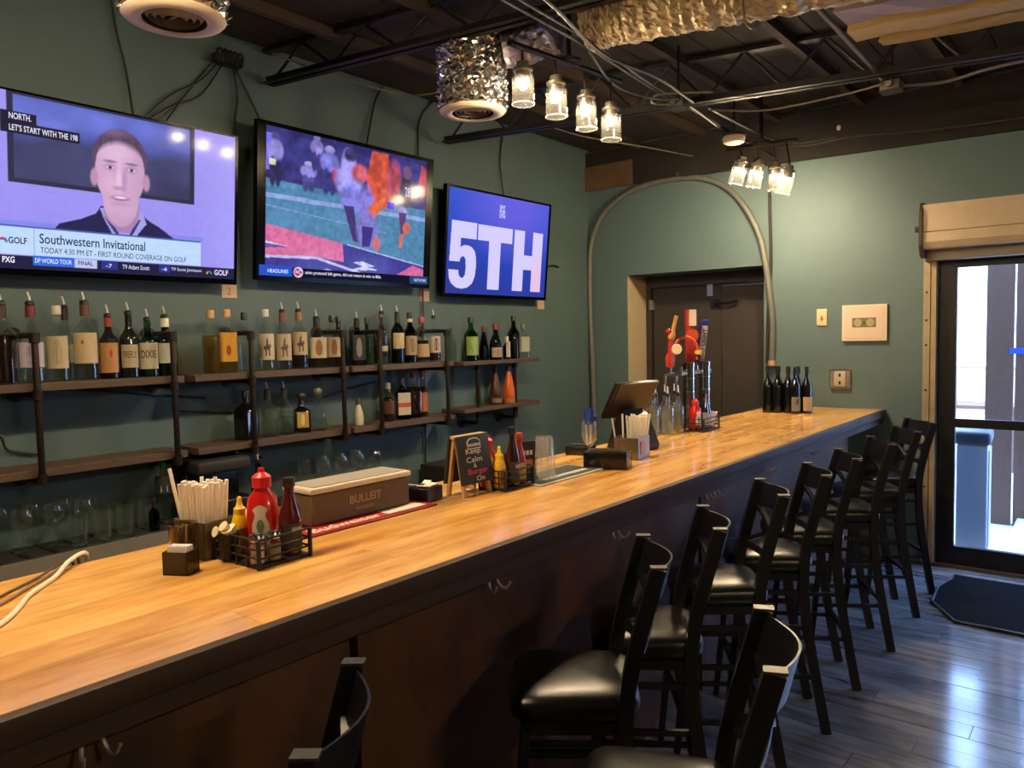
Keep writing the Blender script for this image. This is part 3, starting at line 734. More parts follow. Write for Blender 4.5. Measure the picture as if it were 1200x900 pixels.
def body(cu, v0, v1, wd, top, leg, head):
    h = v1 - v0
    c.ell(cu, v1 - .08 * h, wd * .45, .08 * h, head, .3); c.ell(cu, v1 - .33 * h, wd * .85, .2 * h, top, .3)
    c.ell(cu - wd * .3, v0 + .28 * h, wd * .35, .28 * h, leg, .3); c.ell(cu + wd * .3, v0 + .26 * h, wd * .33, .26 * h, leg, .3)
body(.085, .60, .94, .045, '8a86d0', '2a2858', '4c4680'); c.rect(.055, .735, .085, .775, 'd9d2b0')
body(.25, .60, .80, .05, '8a88d8', '4a4a90', 'b0a8e0'); body(.29, .74, .98, .04, '8c80cc', '3a3a78', '7870b4'); body(.36, .60, .93, .06, '7a78d0', '35347a', '9a90d0')
c.ell(.40, .74, .025, .05, 'b0436a', .5); c.ell(.72, .72, .05, .12, '3b3590', .5)
c.poly([(.60, .96), (.70, .96), (.74, .62), (.68, .56), (.60, .60), (.57, .75)], 'c8503c'); c.ell(.74, .76, .045, .16, 'b04a60', .5)
c.poly([(.92, .94), (.965, .90), (.955, .72), (.925, .68), (.90, .78)], 'b8485c')
c.ell(.465, .84, .042, .10, '8f8ade', .3); c.ell(.475, .90, .035, .05, '3c3460', .3); c.ell(.47, .72, .075, .13, '9a94e4', .35); c.ell(.53, .79, .05, .06, 'c05a6a', .4)
c.ell(.485, .60, .055, .10, '7e7cdc', .4); c.poly([(.44, .55), (.50, .55), (.515, .42), (.54, .30), (.50, .31), (.47, .43)], '3d3070'); c.ell(.575, .55, .045, .15, '8278d6', .4)
c.poly([(.56, .50), (.60, .58), (.69, .66), (.67, .57), (.62, .48)], 'd8683e'); c.ell(.58, .40, .06, .13, '7a74c6', .4); c.poly([(.55, .42), (.62, .42), (.60, .28), (.555, .275)], '392c80'); c.ell(.64, .31, .022, .05, 'c86a6e', .5)
c.ell(.82, .72, .042, .11, '201c44', .3); c.ell(.825, .86, .03, .05, '6a4a70', .3); c.ell(.80, .56, .03, .04, '9a94d8', .3); c.poly([(.775, .56), (.83, .56), (.81, .42), (.795, .32), (.785, .33), (.79, .44)], '5a3a70'); c.ell(.83, .45, .025, .04, 'd86a56', .4)
c.poly([(.785, .40), (.815, .40), (.80, .30), (.785, .30)], 'd46a5e'); c.rect(.70, .575, .745, .625, '2a2ad8')
for lu, lv in ((.27, .628), (.385, .622), (.605, .595)): pass
c.noise(np.ones_like(c.u), 70, 46, .35, 21); c.noise((c.v > .6).astype(float), 34, 26, .7, 22); c.noise((c.v < .6).astype(float), 30, 22, .18, 23)
c.rect(0, 0, 1, .055, '100f30')
tv.picture(c, (.04, .045, .955, .974))
m = MB().add(*tv.slab(.012, .032, .172, .100, .0032, .0042)); m.build('caption', EMIT('caption blue', lin('2c57c8'), .9), tv.scr, smooth=False)
m = MB().add(*tv.slab(.172, .032, .985, .092, .0032, .0038)); m.build('caption', EMIT('caption dark', lin('14132c'), 1), tv.scr, smooth=False)
m = MB().add(*tv.slab(.86, .032, .985, .090, .0032, .0042)); m.build('caption', EMIT('caption teal', lin('2a4a80'), .9), tv.scr, smooth=False)
def tvt(body, u, v, w, h, col, b=0., d=.0046): return flat_text(body, EMIT('screen ink ' + col, lin(col), 1.), tv.scr, tv.q(u, v, d), tv.ex, tv.ey, .1, fit=w * tv.w, height=h * tv.h, bold=b)
tvt('HEADLINES', .052, .052, .10, .024, 'e4e8ff', .01); tvt('ssion protocol left game, did not return in win vs Bills.', .238, .050, .435, .028, 'f0ecff', .01, .0042); tvt('NETWORK', .89, .05, .085, .022, 'c8d4f4', .01)
m = MB(); m.add([tv.q(.203 + math.cos(2 * PI * i / 18) * .025, .064 + math.sin(2 * PI * i / 18) * .036, .0044) for i in range(18)], [tuple(range(18))]); m.build('emblem', EMIT('emblem white', lin('d8cfea'), .9), tv.scr, smooth=False)
m = MB(); m.add([tv.q(.203 + a * .9, .064 + b * 1., .0047) for a, b in ((-.022, .012), (-.004, .027), (.024, 0), (-.004, -.027), (-.022, -.012))], [(0, 1, 2, 3, 4)]); m.build('emblem', EMIT('emblem red', lin('b8305a'), .9), tv.scr, smooth=False)
tvt('KC', .189, .056, .024, .02, 'f0ecff', .02, .005)
tvt('28', .812, .68, .035, .075, 'd8d0f8', .02, .0012)
TVS.append(tv)
# --- big number screen
tv = TV('smaller wall television farthest from the camera showing 5TH in huge letters', -3.73, 1.936, -3.656, 2.70, 3.893, 5.11, (.02, .02, .03, .02))
c = Canvas(330, 210, (.02, .03, .98, .98))
c.rect(0, 0, 1, 1, '1c3cae'); c.fill(np.clip((c.v - .3) * 1.1, 0, .8), '2a52cc'); c.fill(ell(c.u, c.v, .62, .95, .38, .40, 1.2) * .75, '6a5ee0'); c.fill(np.clip(.35 - c.v, 0, .35) * 1.6, '1c2c80')
c.fill(ell(c.u, c.v, 0, .1, .3, .4, 1.) * .3, '26307a')
W_ = 'cfc8fa'
def five():
    a = [(.055, .69), (.272, .69), (.272, .54), (.135, .54), (.135, .455), (.16, .475), (.195, .48), (.235, .465), (.262, .43), (.276, .37), (.278, .28), (.272, .20), (.25, .13), (.21, .09), (.16, .075), (.11, .085), (.07, .12), (.048, .17), (.042, .245), (.125, .245), (.13, .20), (.15, .175), (.17, .18), (.185, .21), (.188, .28), (.184, .345), (.17, .375), (.152, .375), (.138, .355), (.132, .325), (.045, .325)]
    c.poly(a, W_)
five()
c.poly([(.285, .685), (.612, .685), (.612, .54), (.50, .54), (.50, .08), (.39, .08), (.39, .54), (.285, .54)], W_)
c.poly([(.630, .685), (.735, .685), (.735, .445), (.825, .445), (.825, .685), (.93, .685), (.93, .08), (.825, .08), (.825, .30), (.735, .30), (.735, .08), (.63, .08)], W_)
c.fill(((c.c[..., 0] > .5) * ell(c.u, c.v, .92, .12, .14, .3, 1.)) * .6, 'e8b6d2')
tv.picture(c, (.02, .03, .98, .98))
for k, wd in enumerate(('SAY', 'FOR', '5TH')): tv.text(wd, .472, .862 - k * .043, .055, .038, 'd6d4fa', 1, .03)
TVS.append(tv)
for i, (yy, zz, lb) in enumerate(((2.327, 1.922, 'small paper tag with a red 2 taped below the news television'), (3.82, 1.937, 'small paper tag taped on the wall below the football television'), (5.178, 1.905, 'small paper tag taped on the wall below the 5TH television'))):
    t = thing('paper_tag', lb, 'paper tag', (WX, yy, zz), 0, 'paper tags below the televisions')
    MB().span((0.0, -.045, -.035), (.003, .045, .035)).build('paper', P('tag paper', 'b39a86', .8), t, smooth=False)
    if i == 0: flat_text('2', P('red ink', 'a05848', .8), t, (.0036, -.016, -.02), (0, 1, 0), (0, 0, 1), .06)

# ================================================================== JAR LAMPS
M_BULB = EMIT('lamp bulb', LAMP_COL, BULB)
M_BRONZE = P('dark bronze', '2b221c', .4, metal=.6)
def jar_lamp(label, jars, bar_z, tilt=None, rr=.05, jh=.155):
    """jars: world positions of jar centres; a bar above carries a socket for each jar"""
    js = [Vector(j) for j in jars]; a, b = js[0].copy(), js[-1].copy(); a.z = b.z = bar_z
    mid = (a + b) / 2
    t = thing('jar_pendant_light', label, 'light fixture', mid)
    d = (b - a).normalized()
    MB().tube([a - d * .08 - mid, b + d * .08 - mid], .014, 10).build('light_bar', M_BRONZE, t)
    MB().lathe([(.06, 0), (.06, .015), (.03, .03), (.012, .03), (.012, CEIL - bar_z - .03)], 18, (0, 0, 0)).build('canopy', M_BRONZE, t)
    for i, j in enumerate(js):
        tl = (tilt[i] if tilt else 0.)
        top = j + Vector((tl * -.3 * jh, 0, jh / 2))
        foot = a + d * (j - a).dot(d); foot.z = bar_z
        o = -mid
        rot = Matrix.Rotation(tl, 4, 'Y')
        J = lambda p: Vector(j) + (rot @ Vector(p)) - mid
        MB().tube([foot - mid, (foot + Vector(J((0, 0, jh / 2 + .05))) + mid) / 2 - mid * 1, J((0, 0, jh / 2 + .035))], .007, 8).build('arm', M_BRONZE, t)
        MB().lathe([(.016, jh / 2 + .04), (.028, jh / 2 + .035), (.03, jh / 2 + .012), (rr * .9, jh / 2 + .008), (rr * .9, jh / 2 - .004), (.031, jh / 2 - .006), (.031, jh / 2 - .046), (.0285, jh / 2 - .046), (.0285, jh / 2 - .008)], 18, J((0, 0, 0)), rot).build('socket_cap', P('brushed nickel cap', '8a8378', .35, metal=.9), t)
        jar = MB().lathe([(rr * .82, jh / 2 - .004), (rr * .84, jh / 2 - .016), (rr, jh / 2 - .03), (rr, -jh / 2 + .012), (rr * .94, -jh / 2 + .002), (rr * .80, -jh / 2), (.001, -jh / 2 + .006)], 28, J((0, 0, 0)), rot, cap=False).build('jar', M_JAR, t)
        MB().tube([J((rr * 1.01 * math.cos(q * PI / 12), rr * 1.01 * math.sin(q * PI / 12), -jh / 2 + .006)) for q in range(25)], .0022, 6).build('rim', GLASS('jar rim glass', (.97, .96, .92), 1., .05, .5, .05), jar)
        MB().lathe([(.008, .055), (.011, .05), (.016, .04), (.025, .022), (.027, .008), (.023, -.008), (.012, -.018), (.001, -.02)], 18, J((0, 0, jh / 2 - .048)), rot).build('bulb', M_BULB, t)
    return t
jar_lamp('row of four lit glass jar lamps hanging above the middle of the bar', [(-2.134, 2.782, 2.752), (-2.099, 2.988, 2.733), (-2.072, 3.2, 2.713), (-2.057, 3.404, 2.697)], 2.93)
jar_lamp('cluster of four tilted lit jar lamps near the back wall above the bar end', [(-2.105, 5.14, 2.725), (-2.013, 5.212, 2.703), (-1.90, 5.291, 2.677), (-1.80, 5.187, 2.628)], 2.90, (.28, .22, .02, .26))
jar_lamp('row of four lit glass jar lamps above the near end of the bar', [(-2.1, .35, 2.75), (-2.1, .55, 2.75), (-2.1, .75, 2.75), (-2.1, .95, 2.75)], 2.93)
jar_lamp('added fill light, an unseen row of four jar lamps over the open floor', [(2.1, .9, 2.75), (2.1, 1.1, 2.75), (2.1, 1.3, 2.75), (2.1, 1.5, 2.75)], 2.93)  # out-of-view jar row added as general fill for wall and bar front

# ================================================================== CEILING FITTINGS
def crumple(m, amp, seed):
    r = np.random.default_rng(seed)
    m.v = [tuple(np.array(p) + r.normal(0, amp, 3)) for p in m.v]
def diffuser(label, x, y_, z, foil_h, r=.165, seed=1):
    t = thing('ceiling_diffuser', label, 'air vent', (x, y_, z))
    prof = [(r * .62, -.006), (r * .72, -.012), (r * .95, -.004), (r, .004), (r * .97, .010), (r * .6, .016)]
    MB().lathe(prof, 36, cap=False).build('flange', P('white enamel flange', 'cbb9a0', .4), t)
    MB().lathe([(r * .62, .0), (r * .62, .03), (.001, .03)], 30, cap=False).build('throat', M_MATTE, t)
    for k, rk in enumerate((.50, .36, .22)):
        MB().lathe([(r * rk, -.004), (r * (rk + .09), .016), (r * (rk + .08), .018), (r * (rk - .01), -.002)], 28, cap=False).build('ring', P('white enamel ring', 'a8987f', .45), t)
    MB().box((0, 0, .008), (r * 1.24, .012, .006)).build('crossbar', P('crossbar grey', '6a6054', .5), t)
    n = 84; prof = []
    rows_ = 40
    for i in range(rows_): prof.append((r * .98 + .012 * math.sin(i * 1.3), .012 + foil_h * i / (rows_ - 1)))
    m = MB().lathe(prof, n); crumple(m, .0052, seed); m.build('foil_boot', M_FOIL, t, smooth=False)
    return t
diffuser('round ceiling air vent with crumpled foil duct between televisions and the jar lamps', -2.6, 2.97, 2.775, .34, .168, 3)
diffuser('round white ceiling air vent at the top above the news television', -2.57, 1.40, 2.752, .42, .168, 4)

def foil_duct():
    ax = [Vector(p) for p in ((-1.97, 3.06, 3.08), (-1.80, 3.10, 3.08), (-1.50, 3.18, 3.08), (-1.2, 3.26, 3.08), (-.8, 3.35, 3.08), (-.3, 3.47, 3.08))]
    t = thing('foil_duct', 'fat crumpled foil insulated air duct crossing under the ceiling', 'duct', (-1.2, 3.26, 3.08))
    pts = catmull(ax, 20); n = len(pts)
    rs = [.122 + .003 * math.sin(i * .9) + random.uniform(-.006, .006) for i in range(n)]
    m = MB().tube([p - Vector((-1.2, 3.26, 3.08)) for p in pts], rs, 56); crumple(m, .0034, 9); m.build('sleeve', M_FOILW, t, smooth=False)
    MB().tube([p - Vector((-1.2, 3.26, 3.08)) for p in pts[:4]], .118, 24).build('end_collar', M_FOIL, t)
    MB().tube([Vector((-.05 + .17 * math.cos(a) * .2, .0 + .145 * math.sin(a) * 1., .145 * math.cos(a))) for a in np.linspace(0, 2 * PI, 24)], .006, 5).build('strap', M_STAIN, t)
    # branch to the vent
    q = thing('foil_branch', 'crumpled silver foil branch duct joining the round vent beside the jar lamps', 'duct', (-2.4, 3.03, 3.05))
    m = MB().tube([(.28, .03, .02), (.18, .02, .02), (.06, .02, .01), (-.02, -.03, .0)], .09, 30, 5); crumple(m, .005, 12); m.build('sleeve', P('dull violet foil', 'a9a3b5', .35, metal=.9), q, smooth=False)
foil_duct()
def joist(label, a, b, name='steel_joist'):
    """open-web joist: bottom chord of two angles, zig-zag web up to the deck"""
    a = Vector(a); b = Vector(b); d = b - a; L_ = d.length; ang = math.atan2(d.y, d.x)
    t = thing(name, label, 'joist', a, ang)
    H = CEIL - .03 - a.z
    MB().span((0, -.045, 0), (L_, -.004, .006)).add(*_box((L_ / 2, -.007, .022), (L_, .006, .044))).build('bottom_chord', M_STEEL, t, smooth=False)
    MB().span((0, .004, 0), (L_, .045, .006)).add(*_box((L_ / 2, .007, .022), (L_, .006, .044))).build('bottom_chord', M_STEEL, t, smooth=False)
    MB().span((0, -.03, H - .02), (L_, .03, H)).build('top_chord', M_STEEL, t, smooth=False)
    k = 0; x = .05
    while x + .22 < L_:
        p, q = ((x, 0, .02), (x + .22, 0, H - .01)) if k % 2 == 0 else ((x, 0, H - .01), (x + .22, 0, .02))
        MB().cyl(p, q, .009, 8).build('web', M_STEEL, t); x += .22; k += 1
def _box(c, d): m = MB().box(c, d); return m.v, m.f
joist('dark open web steel joist reaching the wall above the televisions', (-3.80, 2.60, 3.08), (.6, 3.30, 3.08))
joist('dark open web steel joist crossing the ceiling behind the jar lamps', (-3.75, 3.98, 3.0), (.6, 4.90, 3.0))
# ragged insulation batts between the rafters near the entrance
for k, (y0, dy, x0_, col, lb) in enumerate(((3.55, .22, -1.06, 'b79a68', 'cream insulation batt under the roof near the ceiling corner, first strip'), (3.84, .20, -1.10, '8b7c84', 'greyish insulation batt under the roof, second strip'), (4.12, .16, -1.12, 'bfa06a', 'cream insulation batt under the roof, third strip'), (4.36, .12, -1.02, 'b0925e', 'narrow cream insulation batt under the roof nearest the entrance'))):
    m = MB(); n = 14; vs = []; fs = []
    for i in range(n + 1):
        for j, yy in enumerate((y0, y0 + dy)):
            for z in (3.13, 3.19): vs.append((x0_ + i * .18 + random.uniform(-.02, .02), yy + .18 * i * .16 + random.uniform(-.012, .012), z + random.uniform(-.012, .012)))
    for i in range(n):
        a = i * 4; c_ = a + 4
        fs += [(a, c_, c_ + 2, a + 2), (a + 1, a + 3, c_ + 3, c_ + 1), (a, a + 1, c_ + 1, c_), (a + 2, c_ + 2, c_ + 3, a + 3)]
    fs += [(0, 2, 3, 1), (n * 4, n * 4 + 1, n * 4 + 3, n * 4 + 2)]
    tag(m.add(vs, fs).build('insulation_batt', P('batt ' + col, col, .9, bump=.8, bscale=30, vary=.2, vscale=5), smooth=False), lb, 'insulation', 'insulation batts near the entrance')
m = MB().tube([(-1.264, 3.86, 3.28), (-1.07, 4.60, 3.0)], .013, 10)
tag(m.build('metal_strut', P('galvanised tube', '8d867c', .4, metal=.8)), 'straight grey metal tube slanting below the foil duct', 'strut')
def cable(label, pts, r, mat, cat='cable', name='ceiling_cable', sm=6): return tag(MB().tube(pts, r, 6, sm).build(name, mat), label, cat)
CC = [('grey', .007, [(-1.996, 2.0, 3.03), (-1.996, 2.483, 3.0), (-1.987, 3.026, 2.98), (-2.042, 3.588, 2.985), (-2.076, 4.246, 2.97)], 'first grey cable of the bundle running along the ceiling above the jar lamps'),
      ('grey', .006, [(-1.916, 2.0, 3.0), (-1.916, 2.492, 2.98), (-1.927, 3.076, 2.965), (-2.011, 3.713, 2.97), (-2.012, 4.17, 2.96)], 'second grey cable of the ceiling bundle, beside the first'),
      ('grey', .008, [(-1.812, 2.1, 2.98), (-1.812, 2.521, 2.96), (-1.939, 3.132, 2.95), (-1.916, 3.628, 2.955), (-1.957, 4.131, 2.95)], 'thick grey cable of the ceiling bundle below the foil duct'),
      ('grey', .006, [(-1.968, 3.067, 2.95), (-2.066, 3.456, 2.91), (-2.034, 3.802, 2.915), (-1.972, 3.981, 2.94)], 'sagging grey cable loop just above the third jar lamp'),
      ('dark', .008, [(-2.03, 4.152, 2.96), (-2.073, 4.852, 2.965), (-2.1, 5.4, 2.96), (-2.12, 5.88, 2.95)], 'dark cable running from junction box to the back wall'),
      ('grey', .006, [(-1.996, 4.136, 2.95), (-2.089, 5.175, 2.95), (-1.821, 5.588, 2.945), (-1.481, 5.591, 2.95), (-1.005, 5.78, 2.95), (-.543, 5.85, 2.95), (.2, 5.87, 2.96)], 'grey cable draped along the top of the back wall'),
      ('grey', .007, [(-1.97, 4.365, 2.97), (-1.962, 5.006, 2.97), (-1.889, 5.5, 2.96), (-1.6, 5.62, 2.97)], 'grey cable curling above the tilted jar lamps'),
      ('white', .006, [(-1.958, 4.375, 2.96), (-1.69, 4.57, 2.95), (-1.283, 4.59, 2.955), (-1.067, 4.56, 2.96)], 'pale cable sagging between the two ceiling junction boxes'),
      ('white', .008, [(-1.0, 4.66, 2.96), (-.79, 4.76, 2.965), (-.584, 4.70, 2.97), (-.3, 4.72, 2.98)], 'pale cable leaving the junction box towards the entrance'),
      ('white', .006, [(-2.02, 4.12, 2.945), (-2.126, 3.973, 2.945), (-2.048, 3.87, 2.95), (-1.929, 3.94, 2.955), (-1.806, 4.058, 2.96)], 'pale cable looped around the ceiling junction box'),
      ('white', .005, [(-3.6, 2.5, 3.18), (-3.495, 2.757, 3.12), (-3.465, 3.036, 3.11), (-3.396, 3.308, 3.1), (-3.2, 3.5, 3.14)], 'thin pale cable sagging above the football television'),
      ('white', .005, [(-3.092, 4.28, 3.06), (-3.098, 4.814, 3.08), (-2.923, 5.388, 3.08), (-2.779, 5.85, 3.07)], 'thin pale cable crossing the dark ceiling above the conduit arch')]
for k, r, pts, lb in CC: cable(lb, pts, r, {'grey': M_GREYCABLE, 'dark': M_MATTE, 'white': P('dull pale cable', '5c5549', .6)}[k])
WC = [([(-3.815, 1.760, 3.29), (-3.815, 1.768, 3.25), (-3.815, 1.784, 3.129), (-3.815, 1.82, 2.958), (-3.79, 1.836, 2.70)], 'black cable falling from the ceiling to the left half of the news television'),
      ([(-3.815, 2.344, 3.165), (-3.815, 2.205, 3.011), (-3.815, 2.039, 2.899), (-3.79, 1.853, 2.72)], 'upper black cable drooping from ceiling bracket to the news television'),
      ([(-3.815, 2.283, 3.131), (-3.815, 2.106, 2.901), (-3.79, 1.971, 2.72)], 'short black cable crossing the others above the news television'),
      ([(-3.815, 2.342, 3.133), (-3.815, 2.201, 2.935), (-3.815, 2.059, 2.856), (-3.79, 1.883, 2.73)], 'lower black cable drooping from ceiling bracket to the news television'),
      ([(-3.815, 2.389, 3.159), (-3.815, 2.417, 2.993), (-3.815, 2.391, 2.77), (-3.815, 2.39, 2.3)], 'black cable hanging in the gap between news and football televisions'),
      ([(-3.815, 2.394, 3.169), (-3.815, 2.48, 3.008), (-3.79, 2.549, 2.85)], 'black cable slanting down to the corner of the football television'),
      ([(-3.815, 3.48, 3.29), (-3.815, 3.457, 3.258), (-3.815, 3.394, 3.137), (-3.79, 3.293, 2.84)], 'black cable slanting down to the middle of the football television'),
      ([(-3.815, 3.937, 3.29), (-3.815, 3.807, 3.14), (-3.815, 3.782, 2.906), (-3.815, 3.78, 2.4), (-3.815, 3.79, 1.95), (-3.815, 3.777, 1.506), (-3.815, 3.781, 1.149), (-3.815, 3.767, .58)], 'long thin cable down the wall between football and 5TH televisions'),
      ([(-3.815, 4.712, 3.25), (-3.815, 4.664, 2.991), (-3.79, 4.677, 2.70)], 'twisted black cable hanging from the ceiling to the 5TH television'),
      ([(-3.815, 5.09, 2.23), (-3.815, 5.244, 2.227), (-3.81, 5.343, 2.24), (-3.815, 5.43, 2.231)], 'short black cable sticking out beside the 5TH television'),
      ([(-3.815, 1.1, 1.34), (-3.815, 1.195, 1.262), (-3.815, 1.224, 1.195), (-3.815, 1.341, 1.16)], 'dark cable curving on the wall behind the nearest pipe shelf'),
      ([(-3.815, 1.381, 1.45), (-3.815, 1.593, 1.43), (-3.815, 1.92, 1.384), (-3.815, 2.15, 1.354)], 'thin dark cable sagging under the nearest top shelf'),
      ([(-3.815, 2.0, 1.30), (-3.815, 2.075, 1.288), (-3.815, 2.399, 1.259)], 'thin dark cable on the wall below the tequila bottles'),
      ([(-3.815, 2.8, 1.285), (-3.815, 3.057, 1.329), (-3.815, 3.337, 1.371)], 'thin dark cable rising on the wall behind the lower middle shelf')]
for pts, lb in WC: cable(lb, pts, .006, M_CABLE, name='wall_cable')
t = thing('cable_bracket', 'dark tangle of cable clamps where the joist meets the wall', 'bracket', (-3.80, 2.34, 3.12))
MB().bevbox((.03, 0, .02), (.06, .16, .05), .01).build('plate', M_MATTE, t)
for k in range(5): MB().tube([(.05 + .03 * math.cos(a), -.06 + k * .03, .03 + .035 * math.sin(a)) for a in np.linspace(0, 2 * PI, 14)], .006, 5).build('clamp', M_STEEL, t)
for i, (p, lb) in enumerate((((-2.04, 4.12, 2.955), 'grey metal ceiling junction box on the cable bundle'), ((-1.03, 4.62, 2.955), 'grey ceiling junction box at the foot of the slanting tube'))):
    t = thing('junction_box', lb, 'junction box', p)
    MB().bevbox((0, 0, 0), (.10, .10, .05), .006).build('box', P('galvanised box', '5d564b', .5, metal=.6), t)
    MB().box((0, 0, -.027), (.105, .105, .004)).build('cover', M_STEEL, t, smooth=False)
    for s_ in (-1, 1): MB().cyl((0, s_ * .05, 0), (0, s_ * .075, 0), .016, 10).build('connector', P('connector', '7c7468', .4, metal=.7), t)
    MB().cyl((0, 0, .02), (0, 0, CEIL - p[2] - .02), .008, 8).build('hanger', M_STEEL, t)
t = thing('smoke_detector', 'round off-white smoke detector under the ceiling cables', 'detector', (-2.037, 4.905, 2.90))
MB().lathe([(.05, -.028), (.066, -.02), (.072, .0), (.072, .012), (.066, .02)], 30).build('body', P('aged white plastic', 'cdbb9c', .5), t)
MB().lathe([(.078, .02), (.078, .032), (.05, .045)], 24).build('base', M_MATTE, t)
MB().cyl((0, 0, .04), (0, 0, .36), .007, 8).build('hanger', M_STEEL, t)
t = thing('ceiling_sensor', 'tiny bright sensor hanging on a wire near the back wall', 'sensor', (-1.434, 5.089, 2.90))
MB().cyl((0, 0, .0), (0, 0, .37), .003, 6).build('wire', M_CABLE, t); MB().lathe([(.009, -.012), (.012, 0), (.009, .014)], 12).build('tip', P('sensor tip', 'd8c8a0', .4), t)

# ================================================================== PIPE SHELVES
SZ1, SZ0 = 1.487, 1.12            # tops of the upper and lower boards
FX = -3.585                       # front pipes
def fitting(m, p, r=.021): m.lathe([(r * .8, -r * 1.1), (r, -r), (r, r), (r * .8, r * 1.1)], 12, p)
def pipe_bracket(t, y_, ztop, o):
    """upright with three arms back to the wall"""
    up = MB(); zb = SZ0 - .055
    up.tube([(WX + .012, y_, ztop), (FX - .03, y_, ztop), (FX - .008, y_, ztop - .006), (FX, y_, ztop - .03), (FX, y_, zb + .03), (FX - .008, y_, zb + .006), (FX - .03, y_, zb), (WX + .012, y_, zb)], .0135, 10)
    up.v = [tuple(Vector(v) - o) for v in up.v]; u = up.build('upright_pipe', M_PIPE, t)
    for z in (ztop - .012, SZ1 - .05, zb + .012):
        f = MB(); fitting(f, Vector((FX, y_, z)) - o); f.build('pipe_fitting', M_PIPE, u)
    a = MB().tube([Vector((FX, y_, SZ1 - .05)) - o, Vector((WX + .012, y_, SZ1 - .05)) - o], .0135, 10); a.build('arm_pipe', M_PIPE, t)
    for z in (ztop, SZ1 - .05, zb):
        f = MB().lathe([(.038, 0), (.038, .006), (.02, .008), (.02, .022)], 14, Vector((WX, y_, z)) - o, Matrix.Rotation(PI / 2, 4, 'Y')); f.build('flange', M_PIPE, t)
def shelf_unit(label, boards, pipes):
    o = Vector((WX, boards[0][0], SZ0 - .1)); t = thing('pipe_shelf', label, 'shelf', o)
    for y0, y1, z in boards:
        MB().bevbox(Vector((-3.715, (y0 + y1) / 2, z - .018)) - o, (.225, y1 - y0, .036), .003, 1).build('board', M_SHELF, t)
    for y_ in pipes: pipe_bracket(t, y_, 1.692, o)
shelf_unit('nearest black pipe shelf with two wooden boards below the news television', [(.95, 1.93, SZ1), (.95, 1.93, SZ0)], (1.27, 1.868))
shelf_unit('long middle black pipe shelf with two wooden boards below the football television', [(1.985, 2.95, SZ1), (2.975, 3.86, SZ1), (1.985, 2.95, SZ0), (2.975, 3.86, SZ0)], (2.292, 2.892, 3.18, 3.775))
def small_shelf():
    o = Vector((WX, 3.98, 1.0)); t = thing('pipe_shelf', 'small two tier black pipe shelf below the 5TH television', 'shelf', o)
    for z in (1.475, 1.14): MB().bevbox(Vector((-3.715, 4.40, z - .014)) - o, (.225, .88, .028), .003, 1).build('board', M_SHELF, t)
    for y_ in (4.17, 4.60):
        u = MB().tube([Vector(p) - o for p in ((-3.66, y_, 1.445), (-3.66, y_, 1.06), (-3.668, y_, 1.035), (-3.69, y_, 1.025), (WX + .012, y_, 1.025))], .0135, 10).build('upright_pipe', M_PIPE, t)
        for z in (1.43, 1.10, 1.05): f = MB(); fitting(f, Vector((-3.66, y_, z)) - o); f.build('pipe_fitting', M_PIPE, u)
        MB().lathe([(.045, 0), (.045, .008), (.022, .01), (.022, .026)], 16, Vector((WX, y_, 1.025)) - o, Matrix.Rotation(PI / 2, 4, 'Y')).build('flange', M_PIPE, t)
small_shelf()

# ================================================================== BOTTLES
G = {'clear': GLASS('bottle clear', (.95, .98, .96), .9, .03, .40, .05), 'green': GLASS('bottle green', (.10, .42, .17)), 'dkgreen': GLASS('bottle dark green', (.03, .16, .07)),
     'amber': GLASS('bottle amber', (.62, .30, .06)), 'brown': GLASS('bottle brown', (.16, .05, .02)), 'dark': P('bottle black glass', '0c0a0a', .12, coat=.5),
     'wine': P('wine bottle glass', '080b0a', .1, coat=.6), 'white': P('milky bottle', 'b9b5a4', .35), 'orange': P('orange bottle', 'b8501c', .3), 'choc': P('brown bottle', '3a2216', .3)}
LQ = {'red': GLASS('liquid red', (.40, .05, .06), .4), 'gold': GLASS('liquid gold', (.90, .66, .22), .4), 'whisky': GLASS('liquid whisky', (.40, .12, .03), .4), 'water': GLASS('liquid clear', (.94, .97, .95), .4, .03, .15),
      'green': GLASS('liquid green', (.15, .70, .25), .4), 'yellow': GLASS('liquid yellow', (.95, .85, .45), .4, .03, .3, .15), 'lime': GLASS('liquid pale', (.92, .94, .80), .4, .03, .3, .08)}
M_POUR = P('black pourer', '141212', .4)
